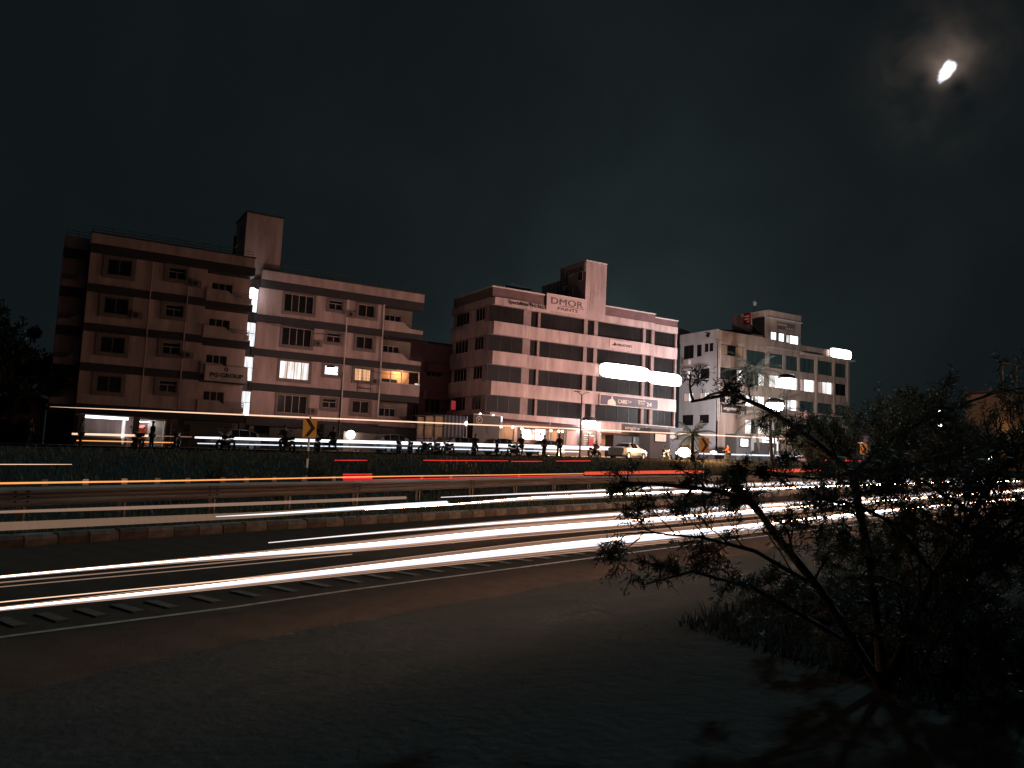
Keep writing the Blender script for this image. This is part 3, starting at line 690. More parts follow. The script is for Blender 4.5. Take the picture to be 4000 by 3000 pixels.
# boards
def board(name, label, x0, x1, z0, z1, y, m, th=.08, cat='sign', grp=None, ax='y', frame=None):
    t = thing(name, label, cat, (x0, y, z0) if ax == 'y' else (y, x0, z0), world=True, group=grp)
    fbox(MB(), ax, y, x0, x1, z0, z1, -th, 0).build('panel', m, t)
    if frame:
        f = MB(); e = .06
        for q in ((x0-e, x1+e, z0-e, z0), (x0-e, x1+e, z1, z1+e), (x0-e, x0, z0, z1), (x1, x1+e, z0, z1)): fbox(f, ax, y, *q, -th, .03)
        f.build('frame', frame, t)
    return t
t = board('sign_board', 'pale board lettered PG GROUP on the left wing balcony', 11.15, 14.4, 7.02, 8.22, 68.6, M['signp'], frame=M['frame'])
text('lettering', 'PG GROUP', M['black'], t, (11.5, 68.58, 7.3), .50, width=2.6, bold=.012)
MB().disc((12.75, 68.59, 7.98), .17, .03, hole=.08).build('emblem', M['black'], t)
for x0, w_ in ((11.5, .6), (12.35, .62), (13.2, .75)): MB().box(x0, x0+w_, 68.57, 68.6, 7.13, 7.17).build('small_print', M['signt'], t)
t = thing('wall_lettering', 'small raised letters P. G. GROUP on the dark base band', 'sign', (13.1, 68.9, 4.1), world=True)
text('lettering', 'P. G. GROUP', M['maroon'], t, (13.1, 68.90, 4.08), .38, width=1.6)
t = board('shop_banner', 'dark unlit shop banner with faint Marathi style lettering on the ground floor', 9.9, 13.6, 2.75, 3.62, 68.9, M['signdk'])
MB().box(10.3, 12.6, 68.88, 68.898, 3.28, 3.34).build('head_line', M['brown'], t)
for k in range(9): MB().box(10.35+k*.25, 10.41+k*.25, 68.88, 68.898, 3.05+.04*(k % 3), 3.28).build('letter_stroke', M['brown'], t)
MB().box(10.6, 12.2, 68.88, 68.898, 2.86, 2.95).build('small_print', M['brown'], t)
MB().disc((13.15, 68.89, 3.15), .33, .02, hole=.27).build('emblem', M['brown'], t)
t = thing('house', 'low dark house with a square window left of the apartment block', 'house', (-3, 74, 1.2), world=True)
wb = MB(); wallholes(wb, 'y', 73, -7.0, .2, 1.0, 4.6, [(-3.9, -2.2, 2.2, 3.1)], .4); wb.build('wall', M['maroon'], t)
MB().box(-7, .18, 73.45, 80, 1, 4.5).build('body_wall', M['maroon'], t); MB().box(-7.2, .3, 72.7, 80.2, 4.61, 4.8).build('roof', M['band'], t)
window(t, 'y', 73, -3.9, -2.2, 2.2, 3.1, 2, [M['glass']])

# ------------------------------------------------------------------ narrow purple building between the blocks
t = thing('narrow_building', 'narrow dark building squeezed between the apartment and office blocks', 'building', (34, 86, 1.5), world=True)
wb = MB(); wallholes(wb, 'y', 84, 33.5, 45.5, 1.4, 14.6, [(36.2, 36.9, 8.4, 9.9), (36.2, 36.9, 5.5, 7.6), (37.6, 39.6, 10.8, 12.4), (37.6, 39.6, 6.6, 8.4)], .4); wb.build('wall', mat('purple_plaster', (.20, .11, .13), .85, noise_amt=.25, nscale=.6), t)
MB().box(33.5, 45.5, 84.45, 92, 1.4, 14.5).build('body_wall', M['maroon'], t); MB().box(33.3, 45.7, 83.8, 92, 14.61, 14.8).build('roof', M['band'], t)
window(t, 'y', 84, 36.2, 36.9, 8.4, 9.9, 2, [M['e_win']]); window(t, 'y', 84, 36.2, 36.9, 5.5, 7.6, 2, [M['glassb']]); window(t, 'y', 84, 37.6, 39.6, 10.8, 12.4, 3, [M['glassb']]); window(t, 'y', 84, 37.6, 39.6, 6.6, 8.4, 3, [M['glass']])
for z in (5.0, 8.1, 11.3): MB().box(37.3, 40, 83.0, 83.95, z, z+.9).build('balcony_parapet', M['maroon'], t)
tag(MB().box(39.0, 39.5, 79.9, 80.0, 6.9, 7.9).build('red_lamp', M['e_redglow']), 'dim red glowing panel between the two blocks', 'lamp')

# ------------------------------------------------------------------ office block (middle)
D = thing('office_building', 'pink plastered office block with long dark ribbon windows and a square roof tower', 'office building', (53, 78, 2), world=True)
rows = [(16.25, 18.05), (13.07, 14.85), (9.86, 11.63), (6.56, 8.38)]
cols = [(40.1, 44.35, 3), (45.3, 46.25, 1), (46.56, 52.46, 4), (52.97, 53.9, 1), (54.42, 61.15, 4), (61.55, 62.45, 1), (62.9, 66.5, 3)]
def yoff(x): return 73.72 if x < 44.8 else (74.0 if x < 62.7 else 74.35)
MB().box(40.6, 66.3, 74.9, 83.3, 1.6, 18.8).build('core_wall', M['pink'], D)
wins_u = [(74.95, 77.75), (79.42, 82.6)]
for i, (z0, z1) in enumerate(rows):
    # piers between the ribbons of glass
    for j in range(len(cols)-1):
        a, c = cols[j][1], cols[j+1][0]
        y = min(yoff(a-.1), yoff(c+.1)); MB().box(a, c, max(y, 73.95)+.12, 74.95, z0-.01, z1+.01).build('pier', M['pier'], D)
    MB().box(66.5, 66.74, 74.4, 74.95, z0-.01, z1+.01).build('pier', M['pier'], D); MB().box(40.0, 40.1, 74.2, 75.0, z0-.01, z1+.01).build('pier', M['pier'], D)
    for j, (a, c, n) in enumerate(cols):
        y = yoff((a+c)/2)+.35
        window(D, 'y', y, a, c, z0, z1, n, [M['glassb']], fmat=M['dframe'], fr=.04, rec=.05)
bands = [(18.052, 18.84), (14.855, 16.245), (11.635, 13.065), (8.385, 9.855), (5.05, 6.555)]
for z0, z1 in bands:
    top = z0 > 18; hs = 0. if top else .32; zz = z1+hs
    q = MB(); ch = .45
    ys = [83.35, 75.3, 74.25]; 
    # front sweep with jogs: list of (x, y) at the outer face
    path = [(40.1, 74.25), (40.45, 73.62), (44.5, 73.62), (44.95, 73.9), (62.75, 73.9), (62.8, 74.3), (66.74, 74.3)]
    vs_ = []
    for (x, y) in path: vs_ += [(x, y, z0), (x, y, z1), (x, 74.9, z1), (x, 74.9, z0)]
    fs = [(i*4+k, (i+1)*4+k, (i+1)*4+(k+1) % 4, i*4+(k+1) % 4) for i in range(len(path)-1) for k in range(4)]
    q.add(vs_, fs+[(len(vs_)-4, len(vs_)-3, len(vs_)-2, len(vs_)-1)])
    q.build('parapet_band', M['pink'], D)
    # left side band, a little higher, sloping down at the corner
    MB().prism([(83.35, z0), (74.26, z0), (74.26, z1), (75.2, zz), (83.35, zz)], 40.1, 40.62, axis='x').build('parapet_band', M['pink'], D)
for z0, z1 in rows:
    m = MB(); wallholes(m, 'x', 40.42, 74.3, 83.35, z0+.3, z1+.02, [(75.0, 77.8, z0+.1, z1), (79.4, 82.6, z0+.1, z1)], .15); m.build('side_wall', M['pink'], D)
    for a, c in ((75.0, 77.8), (79.4, 82.6)): window(D, 'x', 40.42, a, c, z0+.1, z1, 4, [M['glass']], rec=.06)
# roof parapets
MB().box(40.3, 47.0, 74.0, 74.3, 18.85, 19.95).build('roof_parapet', M['maroon'], D); MB().box(40.3, 40.6, 74.31, 83.3, 18.85, 19.97).build('roof_parapet', M['brown'], D)
MB().box(55.24, 62.8, 74.0, 74.3, 18.85, 19.88).build('roof_parapet', M['maroon'], D); MB().box(62.81, 66.74, 74.4, 74.7, 18.85, 19.6).build('roof_parapet', M['maroon'], D); MB().box(66.4, 66.7, 74.71, 83.3, 18.85, 19.6).build('roof_parapet', M['maroon'], D)
for q in ((40.2, 47.0, 73.9, 74.4, 19.955, 20.1), (40.2, 40.7, 74.41, 83.35, 19.975, 20.1), (55.24, 62.85, 73.9, 74.4, 19.885, 20.0), (62.86, 66.8, 74.3, 74.8, 19.605, 19.72)): MB().box(*q).build('coping', M['coping'], D)
MB().box(52.3, 55.23, 73.88, 79.2, 18.8, 24.78).build('roof_tower', M['pink'], D); MB().box(52.24, 55.3, 73.8, 79.26, 24.785, 24.88).build('coping', M['coping'], D)
MB().box(52.3, 55.23, 79.27, 83.2, 18.8, 23.25).build('lift_room', M['pink'], D); MB().box(52.24, 55.3, 79.28, 83.25, 23.255, 23.36).build('coping', M['coping'], D)
window(D, 'x', 52.3, 74.5, 75.4, 22.6, 23.6, 2, [M['glass']], rec=-.04)
f = MB().box(53.0, 54.6, 73.84, 73.875, 19.1, 21.3).build('recessed_panel', M['pink'], D)
q = MB().box(51.2, 52.25, 76.6, 79.0, 20.9, 21.0)
for (y, x) in ((76.6, 51.2), (77.8, 51.2), (79, 51.2), (76.6, 52.2)): q.bar((x, y, 20.95), (x, y, 22.1), .03)
for z in (21.5, 22.1): q.bar((51.2, 76.6, z), (51.2, 79, z), .03); q.bar((51.2, 76.6, z), (52.25, 76.6, z), .03)
q.bar((51.6, 78.6, 21), (51.6, 78.6, 23.3), .03); q.bar((52.0, 78.6, 21), (52.0, 78.6, 23.3), .03)
for k in range(7): q.bar((51.6, 78.6, 21.2+.3*k), (52.0, 78.6, 21.2+.3*k), .02)
q.bar((51.0, 80.5, 18.8), (51.2, 79.0, 20.95), .04); q.build('steel_platform', M['steel'], D)
MB().bar((52.18, 77.6, 21), (52.18, 77.6, 24.0), .06).build('drain_pipe', M['steel'], D)
# small pavilion roof and tank on the left of the roof
q = MB(); 
for (x, y) in ((43.6, 76.5), (46.2, 76.5), (43.6, 79), (46.2, 79)): q.bar((x, y, 18.8), (x, y, 20.9), .06)
q.build('pavilion_post', M['steel'], D)
MB().add([(43.2, 76, 20.9), (46.6, 76, 20.9), (46.6, 79.4, 20.9), (43.2, 79.4, 20.9), (44.9, 77.7, 21.7)], [(0, 1, 4), (1, 2, 4), (2, 3, 4), (3, 0, 4), (3, 2, 1, 0)]).build('pavilion_roof', M['maroon'], D)
# signs of the office block
t = board('sign_board', 'large pale roof board reading DMOR PAINTS', 47.02, 52.3, 18.40, 20.15, 73.66, M['signp'], frame=M['coping'])
text('lettering', 'DMOR', M['signt'], t, (47.45, 73.64, 19.12), 1.0, width=4.3, bold=.0)
text('lettering', 'PAINTS', M['signt'], t, (48.4, 73.64, 18.52), .46, width=2.7)
MB().box(48.9, 52.0, 73.62, 73.655, 18.98, 19.03).build('underline', M['signt'], t)
t = board('sign_board', 'small board reading DMOR high on the roof tower', 74.1, 78.0, 23.62, 24.6, 52.27, M['signp'], ax='x', frame=M['coping'])
text('lettering', 'DMOR', M['signt'], t, (52.25, 77.75, 23.78), .72, axis='x', width=3.3)
t = thing('wall_lettering', 'dark raised letters Specialities Pvt. Ltd. below the roof edge', 'sign', (42, 73.6, 18.4), world=True)
text('lettering', 'Specialities Pvt. Ltd.', M['black'], t, (42.05, 73.60, 18.36), .55, width=4.6, bold=.012)
t = board('sign_board', 'pale name board SHRUGVED on the upper parapet band', 56.0, 59.25, 15.07, 16.02, 73.86, M['signp'], frame=M['pink'])
text('lettering', 'HRUGVED', M['black'], t, (56.95, 73.85, 15.42), .42, width=2.2)
MB().prism([(56.35, 15.42), (56.9, 15.42), (56.9, 15.6), (56.72, 15.86), (56.6, 15.6), (56.35, 15.5)], 73.84, 73.858).build('emblem', M['black'], t)
for k in range(6): MB().box(57.0+k*.34, 57.16+k*.34, 73.84, 73.858, 15.24, 15.28).build('small_print', M['signt'], t)
t = board('banner', 'dark purple banner reading CARS 24 in two scripts with a man in a shirt', 54.7, 63.25, 8.44, 9.52, 73.62, M['purple'], frame=M['coping'])
text('lettering', 'CARS', M['cream'], t, (57.2, 73.60, 8.74), .62, width=1.35, bold=.01)
text('lettering', '24', M['cream'], t, (58.68, 73.60, 8.86), .42, width=.5)
MB().prism([(55.75, 8.46), (56.95, 8.46), (56.9, 8.85), (56.6, 9.1), (56.5, 9.2), (56.3, 9.2), (56.2, 9.1), (55.85, 9.0)], 73.6, 73.618).build('printed_shirt', M['cream'], t)
MB().ball((56.4, 73.61, 9.34), .12, .015, .15).build('printed_head', M['signp'], t)
def dev(t, x, z, s, y, m):
    """Devanagari 'cars': headline, uprights and bowls drawn as strokes"""
    def st_(pts, r=.035): MB().tube([(x+px*s, y, z+pz*s) for px, pz in pts], r*s*1.6, 6).build('letter_stroke', m, t)
    st_([(0, .7), (1.62, .7)])
    st_([(.3, .7), (.3, 0)]); st_([(.3, .45), (.18, .52), (.06, .45), (.06, .32), (.16, .24), (.3, .35)]); st_([(.3, .45), (.45, .5), (.52, .38), (.46, .22)])
    st_([(.72, .7), (.72, 0)])
    st_([(1.0, .7), (.86, .5), (.98, .38), (1.06, .1), (1.0, .0)]); st_([(1.0, .34), (1.3, .34)]); st_([(1.3, .7), (1.3, 0)]); st_([(1.28, .72), (1.2, .88), (1.32, .98), (1.44, .9)])
dev(t, 60.15, 8.72, .72, 73.59, M['cream'])
text('lettering', '24', M['cream'], t, (61.45, 73.60, 8.68), .62, width=.8, bold=.01)
for (x0, x1, z0, z1, y, lab) in ((54.4, 61.7, 11.55, 13.25, 73.5, 'long dazzling white lit sign box on the middle parapet band'), (62.0, 67.1, 11.45, 12.95, 73.9, 'shorter dazzling white lit sign box at the right building corner')):
    n = 12; pts = []
    for k in range(4*n):
        a = 2*math.pi*k/(4*n); cx, cz, rx, rz_ = (x0+x1)/2, (z0+z1)/2, (x1-x0)/2, (z1-z0)/2; e = .42
        pts.append((cx+rx*math.copysign(abs(math.cos(a))**e, math.cos(a)), cz+rz_*math.copysign(abs(math.sin(a))**e, math.sin(a))))
    t = thing('lit_sign', lab, 'lit sign', (x0, y, z0), world=True, group='lit sign boxes')
    MB().prism(pts, y-.02, y).build('lit_face', M['e_sign'], t)
    MB().box(x0+.2, x1-.2, y+.002, y+.25, z0+.1, z1-.1).build('case', M['steel'], t)
# ground floor of the office block
zf = 2.3
MB().box(56.3, 66.7, 73.0, 74.85, 1.9, 5.0).build('ground_floor_wall', M['signdk'], D)
MB().box(40.5, 56.2, 74.4, 74.85, 1.9, 5.0).build('ground_floor_wall', M['wood'], D)
MB().box(53.3, 56.3, 71.6, 74.3, 5.15, 6.3).build('porch_band', M['pink'], D); MB().box(53.2, 53.6, 71.7, 74.3, 2, 5.14).build('porch_wall', M['pink'], D)
for x in (60.8, 63.6): MB().box(x, x+.12, 72.85, 72.98, 2, 4.9).build('shutter_rail', M['galv'], D)
MB().box(59.1, 59.4, 72.9, 72.98, 3.2, 4.9).build('door_strip', M['galv'], D)
MB().box(62.8, 64.8, 72.9, 72.98, 5.0, 5.1).build('shutter_head', M['galv'], D)
t = board('sign_board', "dark fascia lettered engineer's over the office shopfront", 56.4, 66.6, 5.40, 6.30, 71.95, M['signdk'])
text('lettering', "engineer's", M['signt'], t, (57.0, 71.93, 5.68), .56, width=3.6, bold=.015)
text('letter_face', "engineer's", M['cream'], t, (57.03, 71.88, 5.70), .54, width=3.5, extrude=.01)
# cafe
cafe = thing('cafe_front', 'warm lit cafe front under a long sagging awning', 'cafe', (45, 71.5, 2.2), world=True)
MB().add([(40.5, 74.3, 6.1), (51.0, 74.3, 5.95), (50.8, 71.0, 5.45), (40.5, 71.0, 5.55), (40.5, 74.3, 6.0), (51.0, 74.3, 5.85), (50.8, 71.0, 5.3), (40.5, 71.0, 5.35)], [(0, 1, 2, 3), (7, 6, 5, 4), (3, 2, 6, 7), (0, 3, 7, 4), (1, 5, 6, 2)]).build('awning', M['maroon'], cafe)
MB().box(40.45, 42.7, 72.5, 72.6, 2.2, 5.1).build('shutter', M['wood'], cafe); MB().box(42.75, 43.1, 72.3, 72.5, 2.2, 5.2).build('column', M['pink'], cafe)
MB().box(46.6, 47.6, 72.6, 72.7, 2.2, 5.1).build('door', M['brown'], cafe); MB().box(48.5, 49.25, 72.6, 72.7, 2.2, 5.1).build('door', M['brown'], cafe)
MB().box(49.3, 51.0, 72.2, 72.4, 2.2, 5.3).build('wall', M['pink'], cafe); MB().box(47.65, 48.45, 72.7, 72.8, 2.2, 5.1).build('back_wall', M['wood'], cafe)
MB().box(40.3, 51, 74.2, 74.38, 2, 5.3).build('rear_wall', M['wood'], cafe)
MB().box(40.6, 51.0, 70.6, 70.7, 2.1, 3.5).build('counter', M['brown'], cafe)
for x in (40.5, 46.35): MB().bar((x, 71.1, 2), (x, 71.1, 6.0), .05).build('awning_post', M['white'], cafe)
for (x, e) in ((42.5, 40), (47.4, 55)):
    pl = bpy.data.lights.new('cafe_light', 'POINT'); pl.energy = e; pl.color = (1, .62, .35); pl.shadow_soft_size = .2
    po = link('cafe_light', pl, cafe); po.location = Vector((x, 71.6, 5.0))-cafe.location; po['kind'] = 'helper'
for i, (x, z, lab) in enumerate([(40.62, 4.95, 'bulb hanging by the white awning post'), (42.0, 5.0, 'bulb hanging over the olive shutter'), (43.1, 4.92, 'bulb hanging left of the lit posters'), (46.72, 4.92, 'bulb hanging right of the lit posters'), (47.72, 4.92, 'left one of two bulbs hanging close together by the doors'), (48.2, 4.92, 'right one of two bulbs hanging close together by the doors')]):
    h = thing('hanging_lamp', lab, 'lamp', (x, 71.4, z), group='bulbs hanging under the cafe awning')
    MB().ball((0, 0, 0), .13, nu=10, nv=6).build('bulb', M['e_bulb'], h, True); MB().bar((0, 0, .12), (0, 0, .5), .012).build('cord', M['black'], h)
for (x0, x1, z0, z1, lab) in ((43.4, 44.95, 3.85, 4.88, 'left lit poster on the cafe wall'), (45.05, 46.3, 3.85, 5.0, 'right lit poster with a dark figure on the cafe wall')):
    t = board('lit_poster', lab, x0, x1, z0, z1, 71.9, M['e_screen'], cat='poster', grp='lit posters of the cafe', frame=M['wood'])
    if x0 > 45: MB().ball((45.75, 71.89, 4.5), .13, .012, .2).build('printed_figure', M['wood'], t)
    else: MB().prism([(44.4, 4.87), (44.8, 4.87), (44.94, 4.5), (44.75, 4.2), (44.94, 3.86), (44.6, 3.86), (44.65, 4.3)], 71.88, 71.899).build('printed_figure', M['e_poster'], t)
# board with prices, floodlight
t = board('menu_board', 'tall brown price list board lettered duy under the floodlight', 50.95, 52.85, 2.55, 5.25, 71.6, M['brown'], cat='menu board', frame=M['steel'])
text('lettering', 'duy', M['cream'], t, (51.6, 71.58, 4.82), .36); MB().box(51.2, 52.6, 71.58, 71.598, 4.62, 4.70).build('small_print', M['cream'], t)
for k in range(9):
    MB().box(51.15, 51.15+.4+.35*random.random(), 71.58, 71.598, 4.40-.2*k, 4.46-.2*k).build('menu_line', M['cream'], t)
    MB().box(52.5, 52.68, 71.58, 71.598, 4.40-.2*k, 4.46-.2*k).build('menu_price', M['cream'], t)
MB().box(51.75, 52.4, 71.585, 71.6, 3.2, 4.3).build('printed_picture', M['redp'], t)
def lamp_post(name, label, x, y, z0, z1, head, power, col, lens='e_lamp', size=.3, spot=None, arm=(0, 0), pole_r=.06, grp='lit street lamps'):
    t = thing(name, label, 'street lamp', (x, y, z0), group=grp)
    h = z1-z0
    MB().tube([(0, 0, -.2), (0, 0, h*.5), (0, 0, h-.1)], [pole_r*1.4, pole_r*1.1, pole_r*.8], 10).build('pole', M['steel'], t)
    if arm != (0, 0): MB().tube([(0, 0, h-.5), (arm[0]*.6, arm[1]*.6, h-.05), (arm[0], arm[1], h)], pole_r*.6, 8).build('arm', M['steel'], t)
    hd = MB().ball((arm[0], arm[1], h+head*.5), head*1.05, head*1.05, head*.45).build('hood', M['steel'], t, True)
    MB().ball((arm[0], arm[1], h), head, head, head*.8, 16, 10).build('lamp_lens', M[lens], t, True)
    if power:
        ld = bpy.data.lights.new('lamp_light', 'SPOT' if spot else 'POINT'); ld.energy = power; ld.color = col; ld.shadow_soft_size = size
        lo = link('lamp_light', ld, t); lo['kind'] = 'helper'
        lo.location = (arm[0], arm[1], h-head*.8-size-.05)
        if spot:
            d = Vector(spot[0]).normalized(); lo.location = Vector((arm[0], arm[1], h))+d*(head+size+.1)
            lo.rotation_euler = (-d).to_track_quat('Z', 'Y').to_euler(); ld.spot_size = R(spot[1]); ld.spot_blend = spot[2]
    return t
LC = (1.0, .69, .68)
lamp_post('floodlight', 'tall mast lamp starbursting before the tan office block', 57.4, 49.4, float(H(57.4, 49.4)), 9.72, .75, 18000, LC, size=.35, spot=((-.12, .99, .04), 122, .9))
lamp_post('floodlight', 'lower lamp starbursting above the drooping palm fronds', 70.4, 62.2, float(zs(70)), 8.95, .95, 13000, (.92, .97, 1), size=.35, spot=((.2, .95, .05), 170, .5))
lamp_post('street_lamp', 'street lamp with a dazzling head before the lit apartment window', 19.9, 60.4, float(zs(20)), 7.95, .34, 1500, (1, .66, .56), 'e_lampw', .2, arm=(-1.0, -.1), spot=((.35, .93, .12), 125, .8))
lamp_post('street_lamp', 'bright round lamp half hidden by the tree branch', 71.07, 56.95, float(zs(71)), 5.4, .62, 300, (.9, .97, 1), size=.3)
lamp_post('floodlight', 'dazzling floodlight over the price list board', 51.6, 71.3, 2.3, 6.0, .78, 9000, (1, .66, .46), size=.3, spot=((-.15, -.97, -.08), 165, .6))
MB_ = None
t = thing('wall_lamp', 'dazzling round lamp on the apartment boundary railing', 'lamp', (22.7, 65.66, 3.15))
MB().ball((0, 0, 0), .36, nu=16, nv=10).build('lamp_lens', M['e_lampw'], t, True); MB().bar((0, .1, -1.2), (0, .1, -.3), .04).build('bracket', M['steel'], t)
t = thing('street_lamp', 'unlit twin-arm street lamp in front of the pink office block', 'street lamp', (39.3, 55.5, float(zs(39))))
h = 7.35-float(zs(39))
MB().tube([(0, 0, 0), (0, 0, h)], [.08, .05], 10).build('pole', M['steel'], t)
for s_ in (-1, 1):
    MB().tube([(0, 0, h), (.25*s_, 0, h+.12), (.55*s_, 0, h+.25)], .03, 6).build('arm', M['steel'], t)
    MB().box(.5*s_-.25, .5*s_+.25, -.12, .12, h+.24, h+.30).build('lamp_head', M['steel'], t)
# hoarding, tarpaulin stall, black stall
t = thing('plywood_hoarding', 'glazed plywood panels of a shed between the two blocks', 'shed', (32, 70, 1.8), world=True)
for i, (x0, x1, z1) in enumerate(((30.7, 31.35, 5.3), (31.5, 32.4, 5.45), (32.5, 33.4, 5.5))):
    p = MB().box(x0, x1, 70, 70.1, 4.55, z1).build('panel', M['wood'], t); MB().box(x0, x1, 70, 70.1, 3.0, 4.5).build('panel', M['wood'], t)
for x in (30.6, 31.42, 32.45, 33.45): MB().box(x-.05, x+.05, 69.9, 70.12, 1.8, 5.5).build('post', M['dframe'], t)
MB().add([(30.4, 69.8, 5.32), (33.6, 69.8, 5.6), (33.6, 73, 5.7), (30.4, 73, 5.4), (30.4, 69.8, 5.40), (33.6, 69.8, 5.68), (33.6, 73, 5.78), (30.4, 73, 5.48)], [(0, 3, 2, 1), (4, 5, 6, 7), (0, 1, 5, 4)]).build('roof', M['dframe'], t)
MB().box(30.6, 33.4, 69.92, 69.99, 3.0, 3.5).build('ledge', M['frame'], t)
t = thing('tarpaulin_stall', 'blue sheeted stall beside the plywood shed', 'stall', (34.8, 70, 1.9), world=True)
k = MB()
for i in range(12):
    x0 = 33.55+i*.2; k.add([(x0, 70+.05*(i % 2), 2.0), (x0+.2, 70+.05*((i+1) % 2), 2.0), (x0+.2, 70+.05*((i+1) % 2), 5.65), (x0, 70+.05*(i % 2), 5.68)], [(0, 1, 2, 3)])
k.build('sheet', M['blue'], t); MB().box(33.5, 36.0, 70.1, 73, 2, 5.6).build('body', M['blue'], t); MB().box(35.85, 35.95, 69.9, 70, 2, 5.7).build('post', M['frame'], t)
tag(MB().ball((35.75, 69.8, 5.0), .13, .1, .2).build('lamp', M['e_bulb']), 'small bluish lamp at the edge of the blue stall', 'lamp')
t = thing('black_stall', 'black fronted stall with a round jp emblem', 'stall', (38.7, 72, 2.0), world=True)
MB().box(37.25, 40.3, 71.2, 73.6, 2.0, 6.0).build('front', M['signdk'], t)
MB().disc((37.93, 71.18, 5.5), .36, .03, hole=.31).build('emblem_ring', M['cream'], t); text('lettering', 'JP', M['cream'], t, (37.72, 71.17, 5.42), .34, shear=.3); text('lettering', 'cafe', M['cream'], t, (37.8, 71.17, 5.24), .13)
MB().tube([(38.6, 71.17, 5.0), (38.9, 71.17, 4.6), (38.8, 71.17, 4.3), (39.1, 71.17, 4.1)], .02, 5).build('drawn_line', M['brown'], t); MB().tube([(39.2, 71.17, 5.0), (38.95, 71.17, 4.6)], .02, 5).build('drawn_line', M['brown'], t)
MB().box(37.2, 40.35, 71.1, 71.2, 6.01, 6.08).build('eave', M['white'], t)
tag(MB().box(40.37, 40.45, 71.0, 71.05, 5.45, 6.0).build('tube_light', M['e_tube']), 'upright tube light beside the black stall', 'tube light')
tag(MB().ball((37.9, 71.0, 6.12), .12, .08, .07).build('lamp', M['e_bulb']), 'tiny lamp on the eave of the black stall, above the emblem', 'lamp')
tag(MB().ball((39.4, 71.0, 6.08), .10, .08, .06).build('lamp', M['e_bulb']), 'tiny lamp on the eave of the black stall, near the tube light', 'lamp')

# ------------------------------------------------------------------ tan office block (right)
T = thing('office_building', 'tan office block with rows of big windows and a stair tower, behind the palms', 'office building', (90, 82, 2.5), world=True)
pier = []
rw = [(16.15, 18.2), (13.4, 15.15), (10.4, 11.95)]
cl_ = [(82.58, 86.33, 3), (87.05, 89.85, 2), (90.43, 92.93, 2), (93.4, 96.56, 3), (97.25, 100.5, 3), (101.15, 103.65, 2)]
holes = [(a, c, z0, z1) for z0, z1 in rw for a, c, n in cl_]+[(77.65, 82.1, 17.0, 18.45), (77.65, 82.1, 13.7, 15.3), (77.7, 82.1, 10.6, 11.95)]
holes += [(a, c, 6.6, 8.6) for a, c, n in cl_]
wb = MB(); wallholes(wb, 'y', 78, 77.1, 104.2, 2.4, 18.85, holes, .45); wb.build('wall', M['tan'], T)
MB().box(77.5, 103.9, 78.5, 85.0, 2.4, 18.7).build('core_wall', M['tan'], T)
for q in ((86.6, 86.95), (96.75, 97.1), (100.65, 101.0), (103.8, 104.2)): MB().box(q[0], q[1], 77.88, 77.998, 8.9, 18.8).build('pilaster', M['tan'], T)
for x in (77.2, 77.45): MB().bar((x, 77.85, 8), (x, 77.85, 18.8), .07, 8).build('drain_pipe', M['coping'], T)
MB().box(77.0, 86.35, 77.9, 78.3, 18.86, 20.25).build('roof_parapet', M['tan'], T); MB().box(93.45, 104.2, 77.9, 78.3, 18.86, 20.0).build('roof_parapet', M['tan'], T)
MB().box(93.4, 104.9, 77.3, 78.3, 18.70, 18.855).build('ledge', M['coping'], T)
MB().box(86.4, 93.25, 77.8, 84.5, 18.86, 24.1).build('stair_tower', M['tan'], T)
for z in (18.9, 23.1): MB().box(86.3, 93.4, 77.65, 77.79, z, z+.16).build('string_course', M['coping'], T)
MB().box(86.3, 93.35, 77.7, 84.6, 24.105, 24.2).build('coping', M['tan'], T)
for (a, c, z0, z1, m) in ((86.95, 88.1, 20.05, 21.2, 'e_glow'), (88.55, 89.7, 20.0, 21.2, 'e_glow'), (90.1, 90.75, 19.95, 21.15, 'e_win'), (90.8, 92.65, 19.9, 21.15, 'e_glow')):
    window(T, 'y', 77.8, a, c, z0, z1, 2 if a < 88 else 1, [M[m]], fmat=M['dframe'], rec=-.05)
dn = [M['glassg'], M['glassg']]
for (z0, z1), row in zip(rw+[(6.6, 8.6)], (0, 1, 2, 3)):
    for j, (a, c, n) in enumerate(cl_):
        ms = dn
        if row == 1: ms = {0: [M['glassb'], M['glassb'], M['e_win']], 1: [M['e_win'], M['e_glow']], 2: [M['e_glow'], M['e_glow']], 3: [M['e_pink'], M['e_glow'], M['e_glow']], 4: [M['e_pink'], M['e_win'], M['e_glow']], 5: [M['glassb']]}[j]
        if row == 2: ms = {0: [M['e_glow'], M['e_win'], M['e_glow']], 1: [M['e_glow'], M['e_glow']], 2: [M['e_win'], M['e_glow']], 3: dn, 4: dn, 5: dn}[j]
        if row == 3: ms = [M['e_win'], M['glass']] if j < 3 else [M['glass']]
        window(T, 'y', 78, a, c, z0, z1, n, ms, fmat=M['dframe'], rec=.2)
window(T, 'y', 78, 77.65, 82.1, 17.0, 18.45, 3, [M['wood'], M['glassb']], fmat=M['dframe'], rec=.2); window(T, 'y', 78, 77.65, 82.1, 13.7, 15.3, 4, [M['glassb'], M['glassb'], M['glassb'], M['e_win']], fmat=M['dframe'], rec=.2); window(T, 'y', 78, 77.7, 82.1, 10.6, 11.95, 4, [M['glassb'], M['e_pink']], fmat=M['dframe'], rec=.2)
